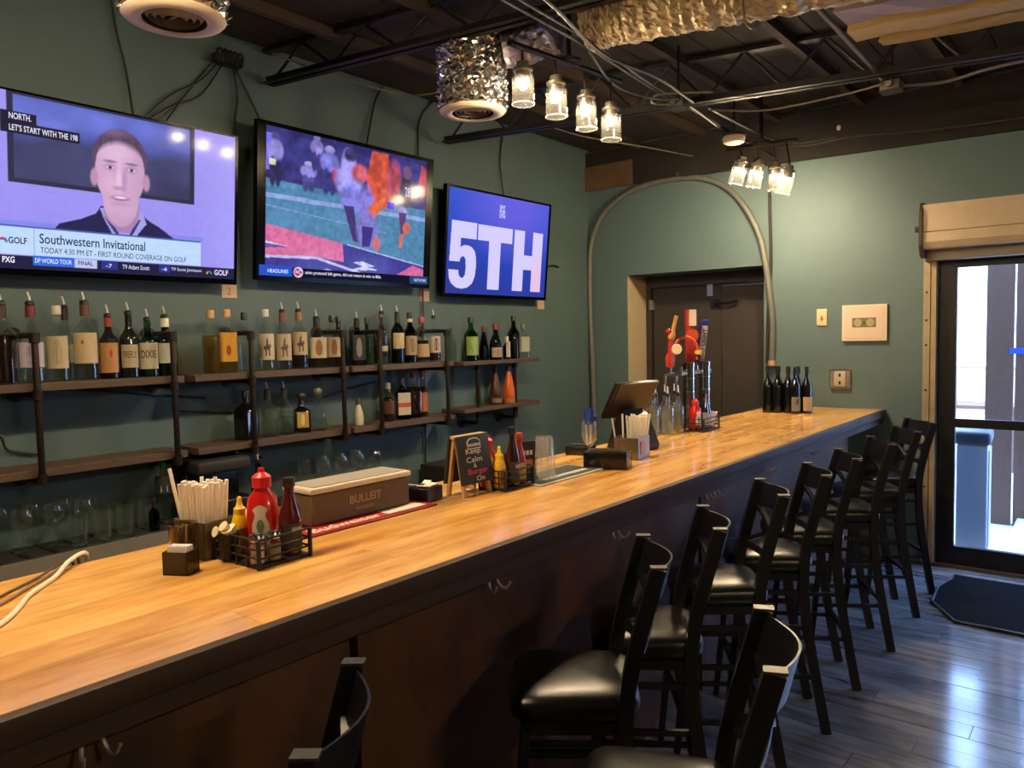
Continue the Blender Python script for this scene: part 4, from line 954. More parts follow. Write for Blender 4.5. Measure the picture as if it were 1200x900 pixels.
def bottle(label, x, y_, z, h, r, glass='clear', liq=None, lev=.5, lab=None, l0=.18, l1=.5, cap='pourer', capcol='141212', shape='round', text=None, tcol='2a2420', figure=None, face=-.45, arc=1.05, name='liquor_bottle', cat='bottle', group=None, band=None, neck=None):
    t = thing(name, label, cat, (x, y_, z), face, group)
    ph = .055 if cap == 'pourer' else 0.
    H = h - ph - (.012 if cap in ('cap', 'cork') else 0)
    q = {'square': 7., 'flat': 5.}.get(shape, 2.)
    nr = min(.017, r * .36)
    if shape == 'wine': pr = [(r * .9, 0), (r, .004), (r, H * .56), (r * .92, H * .62), (r * .6, H * .70), (nr, H * .78), (nr * .9, H * .98), (nr, H)]
    elif shape == 'squat': pr = [(r * .92, 0), (r, .006), (r * 1.0, H * .42), (r * .9, H * .55), (nr * 1.4, H * .70), (nr, H * .76), (nr, H)]
    elif shape == 'cone': pr = [(r * .92, 0), (r, .006), (r * .98, H * .35), (r * .8, H * .55), (nr * 1.3, H * .78), (nr, H * .84), (nr, H)]
    elif shape == 'tall': pr = [(r * .92, 0), (r, .004), (r, H * .66), (r * .9, H * .71), (nr * 1.2, H * .80), (nr, H * .84), (nr, H)]
    else: pr = [(r * .92, 0), (r, .004), (r, H * .60), (r * .93, H * .65), (r * .62, H * .71), (nr * 1.15, H * .77), (nr, H * .81), (nr, H)]
    n = 28 if q > 2 else 22
    pr = [(a, b, q if a > r * .55 else 2.) for a, b in pr]
    MB().lathe(pr, n).build('glass_body', G[glass], t)
    if liq:
        zt = H * lev; lp = [(.001, .006)]
        for (a, b, qq), (a2, b2, q2) in zip(pr, pr[1:]):
            if b <= zt: lp.append((a * .93, max(b, .006), qq))
            if b < zt < b2:
                f = (zt - b) / (b2 - b); lp.append(((a + (a2 - a) * f) * .93, zt, q2))
        lp.append((.001, zt)); MB().lathe(lp, n, cap=False).build('liquid', LQ[liq], t)
    if lab:
        g = 1.0 if q == 2. else 1.02
        def patch(z0, z1, a0, a1, rr, k=10):
            vs = []; fs = []
            for i in range(k + 1):
                a = a0 + (a1 - a0) * i / k; c_, s_ = math.cos(a), math.sin(a); gg = 1. if q == 2. else (abs(c_) ** q + abs(s_) ** q) ** (-1 / q)
                for zz in (z0, z1): vs.append((rr * gg * c_, rr * gg * s_, zz))
            for i in range(k): fs.append((2 * i, 2 * i + 2, 2 * i + 3, 2 * i + 1))
            return MB().add(vs, fs)
        lo = patch(H * l0, H * l1, -arc, arc, r * 1.012, 14 if q > 2 else 10).build('label', P('label ' + lab, tuple(int(lab[i:i + 2], 16) / 255 * .86 for i in (0, 2, 4)), .6, vary=.12, vscale=60), t)
        if band: patch(H * (l0 + (l1 - l0) * .35), H * (l0 + (l1 - l0) * .55), -arc, arc, r * 1.02, 14).build('band', P('band ' + band, band, .6), lo)
        if text:
            vs, fs = text_verts(text, .05, .012, 'CENTER'); w_ = max(abs(v[0]) for v in vs) * 2; sc = r * arc * 1.5 / w_; hh = H * (l1 - l0) * .3
            y0_ = min(v[1] for v in vs); yh = max(v[1] for v in vs) - y0_; zc = H * (l0 + (l1 - l0) * .42)
            vv = []
            for v in vs:
                a = v[0] * sc / r; c_, s_ = math.cos(a), math.sin(a); gg = 1. if q == 2. else (abs(c_) ** q + abs(s_) ** q) ** (-1 / q)
                vv.append((r * 1.025 * gg * c_, r * 1.025 * gg * s_, zc + (v[1] - y0_) / yh * hh))
            MB().add(vv, fs).build('lettering', P('ink ' + tcol, tcol, .6), lo, smooth=False)
        if figure:
            f = []
            for px_, pz in figure:
                a = px_ * arc * .8; c_, s_ = math.cos(a), math.sin(a); gg = 1. if q == 2. else (abs(c_) ** q + abs(s_) ** q) ** (-1 / q)
                f.append((r * 1.024 * gg * c_, r * 1.024 * gg * s_, H * (l0 + (l1 - l0) * pz)))
            MB().add(f, [tuple(range(len(f)))]).build('emblem', P('ink ' + tcol, tcol, .6), lo, smooth=False)
    if neck: MB().lathe([(nr * 1.12, H * .84), (nr * 1.12, H * .99)], 14, cap=False).build('neck_band', P('neck ' + neck, neck, .5), t)
    if cap == 'pourer':
        c_ = MB().lathe([(nr * .8, H - .004), (nr * 1.12, H), (nr * 1.1, H + .012), (nr * .6, H + .018)], 12).build('pourer', M_POUR, t)
        MB().tube([(0, 0, H + .014), (.0, 0, H + .03), (.006, -.006, H + ph)], [.005, .0045, .004], 7).build('spout', P('pourer steel', 'd5d2cb', .3, metal=.35), c_)
    elif cap == 'cap':
        MB().lathe([(nr * 1.05, H - .03), (nr * 1.2, H - .028), (nr * 1.2, H + .008), (nr * 1.1, H + .012)], 14).build('cap', P('cap ' + capcol, capcol, .4), t)
    elif cap == 'cork':
        MB().lathe([(nr * .9, H - .006), (nr * 1.1, H), (nr * 1.5, H + .01), (nr * 1.55, H + .02), (nr * 1.2, H + .032), (.001, H + .036)], 14).build('stopper', P('cap ' + capcol, capcol, .5), t)
    return t
RIDER = [(-.5, .15), (-.25, .18), (-.3, .38), (-.55, .45), (-.35, .55), (-.2, .52), (-.1, .75), (.05, .88), (.15, .72), (.1, .58), (.4, .62), (.55, .5), (.35, .42), (.4, .15), (.22, .15), (.15, .38), (-.08, .36), (-.1, .15)]
ORNA = [(-.35, .2), (0, .1), (.35, .2), (.45, .5), (.3, .8), (0, .9), (-.3, .8), (-.45, .5)]
BXX = -3.70
U1 = 'bottles on the nearest upper shelf'
bottle('clear spirit bottle filled with dark red liquor, leftmost on the nearest shelf', BXX, 1.19, SZ1, .39, .052, 'clear', 'red', .62, cap='pourer', group=U1, neck='2a1416')
bottle('tall clear bottle with lavender label and red collar behind the first shelf pipe', BXX, 1.30, SZ1, .391, .052, 'clear', 'water', .3, 'c4bdcf', .2, .52, neck='5c1a20', figure=ORNA, tcol='8a86a8', group=U1)
bottle('clear bottle with cream ornate label and silver capped neck on the nearest shelf', BXX, 1.403, SZ1, .335, .046, 'clear', 'water', .25, 'b9a98a', .18, .62, 'cap', 'a09c90', figure=ORNA, tcol='857a66', group=U1)
bottle('clear bottle with dark pourer standing in the second line of the nearest shelf', -3.765, 1.462, SZ1, .38, .036, 'clear', 'water', .4, 'a89a80', .25, .5, group=U1, neck='2b2422')
bottle('widest clear bottle with large torn cream label on the nearest shelf', BXX, 1.521, SZ1, .40, .053, 'clear', 'water', .3, 'c2ad85', .22, .62, 'pourer', group=U1, neck='4a2c1c', figure=[(-.4, .66), (-.2, .62), (-.1, .72), (-.25, .78)], tcol='5a4a34')
bottle('amber bottle with tan label and round red seal on the nearest shelf', BXX, 1.622, SZ1, .342, .042, 'amber', 'whisky', .5, 'b5834c', .10, .58, 'pourer', figure=[(.1, .55), (.3, .5), (.42, .6), (.38, .74), (.2, .78), (.06, .68)], tcol='8c2f1e', group=U1, neck='7c2a20')
bottle('small brown bottle behind the tan labelled bottle on the nearest shelf', -3.775, 1.655, SZ1, .30, .034, 'brown', None, cap='cap', capcol='241c18', group=U1)
bottle('black bottle with cream arched label reading FIREFLY on the nearest shelf', BXX, 1.716, SZ1, .356, .043, 'dark', None, lab='b9a884', l0=.16, l1=.52, text='FIREFLY', group=U1, arc=.95)
bottle('pale green gin bottle with white label reading DIXIE on the nearest shelf', BXX, 1.806, SZ1, .326, .046, 'green', 'lime', .4, 'c9bfa4', .14, .60, text='DIXIE', group=U1)
bottle('dark green gin bottle with white band label, last on the nearest shelf', BXX, 1.892, SZ1, .34, .052, 'dkgreen', None, lab='b9b9a4', l0=.22, l1=.56, neck='c9c4ae', figure=[(-.6, .3), (.6, .3), (.6, .38), (-.6, .38)], tcol='5a6a50', group=U1)
U2 = 'bottles on the long middle upper shelf'
bottle('golden tequila bottle without label, first on the long middle shelf', BXX, 2.135, SZ1, .325, .046, 'clear', 'gold', .62, cap='cap', capcol='a8884c', shape='flat', group=U2)
bottle('golden tequila bottle with yellow and orange label on the middle shelf', BXX, 2.227, SZ1, .33, .046, 'clear', 'gold', .62, 'd9a02c', .18, .66, 'cap', 'b08a58', shape='flat', figure=[(-.3, .3), (0, .2), (.3, .3), (.25, .5), (0, .58), (-.25, .5)], tcol='8c2c18', group=U2)
bottle('clear bottle with black cap behind the second pipe of the middle shelf', BXX, 2.33, SZ1, .315, .04, 'clear', 'water', .5, cap='cap', capcol='1a1a1a', group=U2)
bottle('clear bottle with cream rider label and silver cap on the middle shelf', BXX, 2.458, SZ1, .335, .045, 'clear', 'water', .3, 'c4b79c', .18, .62, 'cap', 'b5b0a4', figure=RIDER, tcol='3a3030', group=U2)
bottle('clear bottle with cream rider label and copper collar, middle of three alike', BXX, 2.568, SZ1, .375, .046, 'clear', 'water', .35, 'bfa990', .16, .62, figure=RIDER, tcol='4a3a34', neck='6a4434', group=U2)
bottle('bottle with cream rider label, low red brown liquor, third of the rider bottles', BXX, 2.676, SZ1, .38, .047, 'clear', 'whisky', .42, 'bfa480', .24, .64, figure=RIDER, tcol='3a2c28', neck='8a6444', group=U2)
bottle('bourbon bottle with cream label, red seal and pourer on the middle shelf', BXX, 2.80, SZ1, .338, .05, 'clear', 'whisky', .40, 'c3b59a', .2, .62, 'pourer', figure=ORNA, tcol='7a4a30', shape='flat', neck='161212', group=U2)
bottle('bourbon bottle with cream label and tall black cap left of a shelf pipe', BXX, 2.912, SZ1, .305, .043, 'clear', 'whisky', .45, 'c3ae90', .2, .6, 'cap', '141212', shape='flat', figure=ORNA, tcol='8a5a34', group=U2)
bottle('black bottle with black cap right behind the pipe of the middle shelf', -3.745, 2.995, SZ1, .30, .04, 'dark', None, cap='cap', capcol='100e0e', group=U2)
bottle('square black labelled whiskey bottle with pourer on the middle shelf', BXX, 3.10, SZ1, .33, .045, 'brown', 'whisky', .62, '141312', .12, .68, shape='square', figure=ORNA, tcol='6f6a62', neck='100e0e', group=U2)
bottle('small green bottle with dark cap beside the square black whiskey', -3.74, 3.212, SZ1, .295, .03, 'green', None, cap='cap', capcol='1c1c1a', group=U2)
bottle('slim clear bottle with pourer right behind the third middle shelf pipe', BXX, 3.305, SZ1, .375, .035, 'clear', 'water', .5, 'a9a394', .26, .36, group=U2)
bottle('brown bottle with red brown cap half hidden behind the slim clear bottle', -3.77, 3.36, SZ1, .34, .033, 'brown', None, cap='cap', capcol='6a2a1e', group=U2)
bottle('tall green whiskey bottle with large cream label on the middle shelf', BXX, 3.437, SZ1, .372, .043, 'dkgreen', None, lab='c3ad86', l0=.30, l1=.62, shape='tall', group=U2, neck='1a2a1c')
bottle('dark bottle with black cap, white collar and tan label on the middle shelf', BXX, 3.548, SZ1, .33, .045, 'brown', 'whisky', .6, 'a08a62', .16, .55, 'cap', '121010', neck='b9ae98', figure=ORNA, tcol='6a5636', group=U2)
bottle('round shouldered amber bottle with red top near the end of the middle shelf', BXX, 3.655, SZ1, .30, .05, 'clear', 'whisky', .5, 'ad9468', .12, .42, 'cap', '8a2a20', shape='squat', group=U2)
bottle('clear bottle with white label and red liquor beside the last middle pipe', BXX, 3.772, SZ1, .352, .044, 'clear', 'red', .38, 'bfb3a4', .2, .58, figure=ORNA, tcol='6a2a26', group=U2)
U3 = 'bottles on the long middle lower shelf'
bottle('square black bottle with white side strip on the lower middle shelf', BXX, 2.318, SZ0, .265, .05, 'dark', None, lab='b59a86', l0=.12, l1=.62, cap='cap', capcol='100e0e', shape='square', arc=.16, face=.35, group=U3)
bottle('first of two square clear bottles with pourers on the lower middle shelf', BXX, 2.452, SZ0, .302, .046, 'clear', 'water', .35, shape='square', neck='1a1816', group=U3)
bottle('second square clear bottle with pourer, beside the black gold label bottle', BXX, 2.56, SZ0, .30, .046, 'clear', 'water', .4, shape='square', neck='1a1816', group=U3)
bottle('squat black bottle with gold oval label on the lower middle shelf', BXX, 2.672, SZ0, .205, .047, 'dark', None, lab='b89a4a', l0=.16, l1=.62, cap='cork', capcol='181414', shape='square', arc=.6, figure=ORNA, tcol='c9b478', group=U3)
bottle('squat clear decanter bottle with round stopper on the lower middle shelf', BXX, 2.79, SZ0, .225, .052, 'clear', 'water', .3, cap='cork', capcol='6a6a54', shape='squat', group=U3)
bottle('small milky white bottle near a pipe on the lower middle shelf', BXX, 3.09, SZ0, .165, .032, 'white', None, cap='cap', capcol='3a3a34', shape='cone', group=U3)
bottle('ribbed brown rum bottle on the lower middle shelf', BXX, 3.34, SZ0, .245, .038, 'clear', 'whisky', .65, '5a3428', .2, .55, cap='cap', capcol='8a8478', group=U3)
bottle('dark green herbal liqueur bottle with white label and red band, lower shelf', BXX, 3.462, SZ0, .27, .048, 'dkgreen', None, lab='c9c0aa', l0=.12, l1=.68, cap='cap', capcol='101412', shape='square', arc=.75, band='a8432a', group=U3)
bottle('red amber liqueur bottle beside the herbal liqueur on the lower shelf', BXX, 3.562, SZ0, .305, .046, 'clear', 'whisky', .7, cap='cap', capcol='5a2018', shape='flat', group=U3)
bottle('red amber bottle with orange label, last on the lower middle shelf', BXX, 3.645, SZ0, .305, .036, 'clear', 'red', .68, 'a8622a', .12, .55, cap='cap', capcol='6a241a', group=U3)
U4 = 'bottles on the small shelf'; ZS, ZL = 1.475, 1.14
bottle('bright green apple liqueur bottle on the small upper shelf', BXX, 4.15, ZS, .315, .052, 'green', 'green', .72, '8fae5a', .14, .58, cap='cap', capcol='141814', figure=[(-.5, .3), (-.1, .15), (.4, .3), (.5, .55), (.1, .7), (-.4, .6)], tcol='4f7a24', group=U4)
bottle('small dark green bottle next to the bright green bottle', -3.76, 4.255, ZS, .17, .03, 'dkgreen', None, cap='cap', capcol='121612', group=U4)
bottle('dark red bottle with red cap, first of the dark ones on the small shelf', -3.745, 4.34, ZS, .25, .035, 'brown', 'red', .7, cap='cap', capcol='5a1a16', shape='cone', group=U4)
bottle('dark brown bottle with cream square label on the small upper shelf', -3.68, 4.40, ZS, .265, .046, 'brown', 'whisky', .7, 'bda48a', .08, .36, cap='cap', capcol='6a1c18', shape='squat', figure=ORNA, tcol='6a5a4a', group=U4)
bottle('slender dark bottle with narrow neck in the small shelf middle', -3.75, 4.50, ZS, .25, .036, 'brown', 'whisky', .65, cap='cap', capcol='3a1412', shape='cone', group=U4)
bottle('dark bottle with narrow white strip label on the small shelf', -3.68, 4.535, ZS, .17, .03, 'dark', None, lab='bdb0a0', l0=.1, l1=.85, cap='cap', capcol='bdb0a0', arc=.6, group=U4)
bottle('tallest dark bottle on the small upper shelf', BXX, 4.645, ZS, .33, .046, 'brown', 'whisky', .66, cap='cap', capcol='141210', shape='round', group=U4)
bottle('pale green clear bottle at the end of the small upper shelf', BXX, 4.765, ZS, .265, .042, 'clear', 'water', .3, 'a9ad94', .2, .66, cap='cap', capcol='5a5a4c', shape='flat', group=U4)
bottle('dark brown cone bottle on the small lower shelf', BXX, 4.415, ZL, .285, .046, 'choc', None, lab='7a6a58', l0=.05, l1=.18, cap='cap', capcol='18120e', shape='cone', group=U4)
bottle('orange cone bottle on the small lower shelf', -3.66, 4.525, ZL, .285, .046, 'orange', None, lab='9a7a58', l0=.05, l1=.14, cap='cap', capcol='18120e', shape='cone', group=U4)

# ================================================================== BACK COUNTER
CZ = .745
bc = thing('back_counter', 'low stainless steel back counter along the left wall under the shelves', 'counter', (0, 0, 0))
MB().span((WX + .001, -.9, CZ - .04), (-3.545, 3.25, CZ)).build('top', P('dark counter top', '1d1b19', .4), bc, smooth=False)
MB().span((-3.547, -.9, CZ - .05), (-3.53, 3.25, CZ + .012)).build('front_edge', P('steel counter edge', '8f897e', .35, metal=.35, vary=.2, vscale=8), bc, smooth=False)
for a, b in ((-.9, .5), (.5, 1.9), (1.9, 3.25)): MB().span((WX + .01, a + .01, 0), (-3.57, b - .01, CZ - .05)).build('cooler_body', M_MATTE, bc, smooth=False)
mt = thing('bar_mat', 'black rubber drip mat under the glasses on the back counter', 'mat', (-3.69, 1.25, CZ))
MB().bevbox((0, 0, .006), (.25, 1.5, .012), .004, 1).build('base', M_MATTE, mt)
for k in range(14): MB().box((0, -.7 + k * .108, .014), (.23, .02, .006)).build('rib', M_BLACK, mt, smooth=False)
GLZ = CZ + .02
M_GG = GLASS('glassware', (.95, .97, .96), 1., .02, .45, .02)
def wine_glass_mesh(h=.19, r=.042):
    return MB().lathe([(r * .9, 0), (r * .85, .003), (.008, .008), (.005, .014), (.005, h * .42), (.012, h * .46), (r * .75, h * .56), (r, h * .70), (r * .95, h * .86), (r * .8, h), (r * .77, h), (r * .92, h * .86), (r * .96, h * .70), (r * .7, h * .58), (.001, h * .49)], 20, cap=False).mesh('wine_glass', M_GG)
def tumbler_mesh(h=.135, r=.04):
    return MB().lathe([(.001, .0), (r * .8, 0), (r * .82, .004), (r, h), (r * .96, h), (r * .78, .014), (.001, .014)], 18, cap=False).mesh('tumbler', M_GG)
def martini_mesh(h=.17, r=.055):
    return MB().lathe([(r * .7, 0), (r * .65, .003), (.006, .008), (.004, .014), (.004, h * .55), (.01, h * .58), (r, h), (r * .97, h), (.001, h * .60)], 20, cap=False).mesh('martini_glass', M_GG)
WG, TG, MG = wine_glass_mesh(), tumbler_mesh(), martini_mesh()
def glassware(me, nm, x, y_, lb, grp, up=True):
    o = put(nm, me, None, (x, y_, GLZ if up else GLZ + (.19 if nm == 'wine_glass' else .135)))
    if not up: o.rotation_euler = (PI, 0, 0)
    tag(o, lb, 'glass', grp); return o
for k in range(8): glassware(WG, 'wine_glass', -3.76 + (k % 2) * .11, 1.03 + (k // 2) * .125 + (k % 2) * .05, 'clear stemmed wine glass on the back counter mat near the camera', 'wine glasses on the back counter')
for k in range(3): glassware(MG, 'martini_glass', -3.66 + .03 * k, 1.02 + k * .16, 'clear wide martini glass among the wine glasses on the back counter', 'martini glasses on the back counter') if False else None
for k in range(6): glassware(TG, 'tumbler', -3.76 + (k % 2) * .10, 1.535 + (k // 2) * .10, 'clear straight tumbler upside down between wine glasses and green capped bottle', 'tumblers on the back counter', False)
for k in range(3): glassware(TG, 'tumbler', -3.60, 1.41 - k * .0 + k * .10, 'clear straight tumbler standing at the front of the back counter', 'front tumblers on the back counter', True)
for k in range(8): glassware(WG, 'wine_glass', -3.76 + (k % 2) * .12, 2.72 + (k // 2) * .13 + (k % 2) * .05, 'clear stemmed wine glass on the counter behind the long brown box', 'wine glasses behind the brown box')
for k in range(4): glassware(TG, 'tumbler', -3.64, 2.44 + k * .085, 'clear tumbler upside down behind the long brown box', 'tumblers behind the brown box', False)
bottle('clear bottle with bright green cap and black white label on the back counter', -3.72, 1.86, CZ + .0, .325, .045, 'clear', 'water', .6, '2a2c30', .52, .80, 'cap', '2f7a3c', figure=[(-.4, .1), (.4, .1), (.4, .45), (-.4, .45)], tcol='b9bcc0', shape='tall', group='bottles on the back counter')
bottle('short dark red bottle beside the green capped bottle on the back counter', -3.60, 1.745, CZ, .17, .024, 'brown', 'red', .8, cap='cap', capcol='2a1210', group='bottles on the back counter')
t = thing('coffee_brewer', 'black boxy brewer behind the white straws on the back counter', 'coffee machine', (-3.68, 2.10, CZ))
MB().bevbox((0, 0, .05), (.25, .32, .10), .01).build('base', M_BLACK, t); MB().bevbox((-.06, 0, .17), (.12, .30, .16), .01).build('tower', M_BLACK, t)
MB().bevbox((.0, 0, .275), (.25, .30, .07), .02).build('head', M_MATTE, t); MB().box((.126, -.13, .07), (.004, .014, .022)).build('switch', P('pale switch', 'd8d2c4', .4, emit='e8e0d0', estr=.3), t, smooth=False)
bottle('dark syrup bottle with silver pourer behind the red ketchup bottle', -3.61, 2.32, CZ, .31, .04, 'dark', None, group='bottles on the back counter')
bottle('clear bottle with pourer right of the dark syrup bottle on the back counter', -3.72, 2.40, CZ, .31, .04, 'clear', 'water', .7, group='bottles on the back counter')
t = thing('low_cabinet', 'low dark cabinet against the wall behind the chalkboard sign', 'cabinet', (-3.55, 4.05, 0))
MB().bevbox((0, 0, .39), (.5, .7, .78), .008, 1).build('body', M_MATTE, t); MB().box((.255, 0, .40), (.012, .64, .66)).build('door', M_BLACK, t, smooth=False)
bottle('small dark sauce bottle left of the chalkboard sign behind the bar', -3.42, 3.80, .78, .17, .034, 'dark', None, cap='cap', capcol='16100c', group='bottles on the low cabinet')
bottle('second small dark bottle partly hidden by the chalkboard sign', -3.42, 3.93, .78, .20, .03, 'dark', None, cap='cap', capcol='2a1a12', group='bottles on the low cabinet')
bottle('squat dark bottle on the low cabinet behind the bar', -3.40, 3.72, .78, .09, .045, 'dark', None, lab='8a8478', l0=.3, l1=.5, cap='cap', capcol='16100c', shape='squat', group='bottles on the low cabinet')

# ================================================================== ON THE BAR
def ketchup(label, x, y_, z=BZ, s=1., face=-.5, big=False):
    t = thing('ketchup_bottle', label, 'bottle', (x, y_, z), face)
    r = .036 * s; q = 3.
    MB().lathe([(r * .9, 0, 3), (r, .006, 3), (r * .92, .05 * s, 3), (r * 1.0, .10 * s, 3), (r * .9, .135 * s, 3), (r * .5, .155 * s, 2), (r * .45, .165 * s, 2)], 24).build('body', P('ketchup red plastic', 'b3150f', .3, coat=.3), t)
    MB().lathe([(r * .62, .16 * s), (r * .62, .185 * s), (r * .4, .192 * s), (r * .22, .196 * s), (r * .2, .206 * s)], 18).build('cap', P('red cap', 'c8201a', .35), t)
    vs = [(r * 1.04 * math.cos(a), r * 1.04 * math.sin(a), zz) for a in np.linspace(-.55, .55, 9) for zz in (.035 * s, (.105 + .018 * math.cos(a * 2.4)) * s)]
    lo = MB().add(vs, [(2 * i, 2 * i + 2, 2 * i + 3, 2 * i + 1) for i in range(8)]).build('label', P('grey white label', 'c9c2ba', .5), t)
    pts = [(r * 1.055 * math.cos(a), r * 1.055 * math.sin(a), (.072 + dz) * s) for a, dz in ((-.25, 0), (-.18, .012), (0, .018), (.18, .012), (.25, 0), (.15, -.014), (0, -.018), (-.15, -.014))]
    MB().add(pts, [tuple(range(8))]).build('emblem', P('label green', '5a7a5a', .5), lo, smooth=False)
    return t
def mustard(label, x, y_, z=BZ, s=1.):
    t = thing('mustard_bottle', label, 'bottle', (x, y_, z), -.5); r = .027 * s
    MB().lathe([(r * .9, 0), (r, .006), (r, .06 * s), (r * .96, .085 * s), (r * .7, .108 * s), (r * .5, .118 * s)], 20).build('body', P('yellow plastic', 'e0ad10', .35, coat=.3), t)
    MB().lathe([(r * .62, .112 * s), (r * .64, .13 * s), (r * .4, .136 * s), (r * .26, .15 * s), (r * .24, .162 * s), (.001, .165 * s)], 16).build('cap', P('yellow cap', 'e8bc20', .4), t)
    vs = [(r * 1.03 * math.cos(a), r * 1.03 * math.sin(a), zz) for a in np.linspace(-.2, .9, 8) for zz in (.02 * s, .075 * s)]
    MB().add(vs, [(2 * i, 2 * i + 2, 2 * i + 3, 2 * i + 1) for i in range(7)]).build('label', P('mustard label', '8a5a24', .5), t)
    return t
def sauce(label, x, y_, z=BZ, h=.215, r=.033, col='3a0d08', cap='17120f', lab='2a2420', red=False):
    t = thing('sauce_bottle', label, 'bottle', (x, y_, z), -.4)
    g = P('sauce glass ' + col, col, .12, coat=.6)
    MB().lathe([(r * .92, 0), (r, .005), (r, h * .48), (r * .88, h * .56), (r * .5, h * .74), (r * .42, h * .80), (r * .42, h * .9)], 22).build('body', g, t)
    MB().lathe([(r * .5, h * .88), (r * .54, h * .89), (r * .54, h * .985), (r * .5, h)], 18).build('cap', P('sauce cap ' + cap, cap, .4), t)
    vs = [(r * 1.02 * math.cos(a), r * 1.02 * math.sin(a), zz) for a in np.linspace(-1.1, 1.1, 12) for zz in (h * .10, h * .42)]
    lo = MB().add(vs, [(2 * i, 2 * i + 2, 2 * i + 3, 2 * i + 1) for i in range(11)]).build('label', P('sauce label ' + lab, lab, .5), t)
    vs = [(r * 1.03 * math.cos(a), r * 1.03 * math.sin(a), zz) for a in np.linspace(-.1, .9, 8) for zz in (h * .30, h * .37)]
    MB().add(vs, [(2 * i, 2 * i + 2, 2 * i + 3, 2 * i + 1) for i in range(7)]).build('print', P('label grey print', 'a8a094', .5), lo)
    return t
def shaker(label, x, y_, fill, z=BZ):
    t = thing('shaker', label, 'shaker', (x, y_, z))
    MB().lathe([(.018, 0), (.0195, .004), (.0195, .052), (.017, .06)], 16).build('jar', GLASS('shaker glass', (.95, .95, .93)), t)
    MB().lathe([(.0172, .003), (.0172, .045)], 16).build('contents', P('shaker ' + fill, fill, .8, vary=.3, vscale=400), t)
    MB().lathe([(.0185, .058), (.02, .06), (.02, .068), (.014, .078), (.001, .080)], 16).build('lid', M_CHROME, t)
    return t
def caddy(label, cx, cy, w, d, rz, hgt=.075):
    t = thing('condiment_caddy', label, 'caddy', (cx, cy, BZ), rz)
    MB().box((0, 0, .004), (w, d, .006)).build('tray', M_MATTE, t, smooth=False)
    for sx in (-1, 1):
        for sy in (-1, 1): MB().cyl((sx * w / 2, sy * d / 2, 0), (sx * w / 2, sy * d / 2, hgt), .006, 8).build('post', M_MATTE, t)
    for z in (.028, .05, hgt):
        c_ = [(-w / 2, -d / 2, z), (w / 2, -d / 2, z), (w / 2, d / 2, z), (-w / 2, d / 2, z), (-w / 2, -d / 2, z)]
        MB().tube(c_, .003, 6).build('wire_rail', M_MATTE, t)
    for k in range(1, 4):
        for sy in (-1, 1): MB().cyl((-w / 2 + w * k / 4, sy * d / 2, 0), (-w / 2 + w * k / 4, sy * d / 2, hgt), .0028, 6).build('wire', M_MATTE, t)
    return t
# --- near caddy: measured corners (-1.88,1.07) (-1.69,1.08) (-1.70,1.23)
caddy('black wire condiment caddy nearest the camera, full of ketchup, mustard and sauces', -1.79, 1.155, .19, .16, .04)
ketchup('big red ketchup bottle in the nearest condiment caddy', -1.80, 1.165, BZ + .008, 1.12, -.75)
mustard('yellow mustard bottle in the nearest condiment caddy', -1.862, 1.135, BZ + .008, .92)
sauce('dark red steak sauce bottle with black cap in the nearest caddy', -1.735, 1.205, BZ + .008, .205, .030, '4a100a')
shaker('salt shaker with white salt at the front of the nearest caddy', -1.728, 1.098, 'cfc6b8', BZ + .008)
shaker('pepper shaker with brown grey pepper at the front of the nearest caddy', -1.722, 1.143, '8a7a68', BZ + .008)
t = thing('creamer_cup', 'small tub of white creamers in the nearest caddy', 'creamers', (-1.835, 1.082, BZ + .008))
MB().lathe([(.02, 0), (.026, .05), (.032, .068)], 16, cap=False).build('tub', M_MATTE, t)
for k, (a, b, zz) in enumerate(((-.012, .006, .058), (.012, -.006, .060), (0, .016, .066), (.004, -.002, .078), (-.014, -.012, .068))):
    MB().lathe([(.009, 0), (.013, .016), (.0145, .018), (.001, .019)], 12, (a, b, zz), Matrix.Rotation(.3 * k, 4, 'X')).build('creamer', P('creamer white', 'd9cba8', .5), t)
# --- sugar caddy, tumbler, straw holders
t = thing('sugar_caddy', 'small dark square caddy with white sweetener packets near the bar edge', 'caddy', (-1.842, .955, BZ), .52)
bx = MB().span((-.033, -.027, 0), (.033, -.023, .058)); bx.span((-.033, .023, 0), (.033, .027, .058)); bx.span((-.033, -.027, 0), (-.029, .027, .058)); bx.span((.029, -.027, 0), (.033, .027, .058)); bx.span((-.033, -.027, 0), (.033, .027, .004))
bx.build('tray', P('smoked plastic', '2c2620', .25), t, smooth=False)
for k in range(6): MB().box((0, -.017 + k * .0068, .038), (.052, .003, .064), Matrix.Rotation(.06 * (k - 2), 4, 'X')).build('packet', P('packet %d' % (k % 2), ('e0d8d0', 'b8aac8')[k % 2], .7), t, smooth=False)
t = thing('plastic_tumbler', 'amber tinted clear tumbler beside the sweetener caddy', 'tumbler', (-1.925, 1.005, BZ))
MB().lathe([(.001, .002), (.026, 0), (.028, .004), (.037, .105), (.035, .105), (.026, .01), (.001, .01)], 22, cap=False).build('wall', GLASS('amber plastic', (.80, .70, .48), .8, .06), t)
for k in range(4): MB().cyl((-.01 + .006 * k, .0, .012), (-.015 + .009 * k, .012 * (-1) ** k, .098), .004, 6).build('spoon_handle', P('grey handle', '6a6458', .4), t)
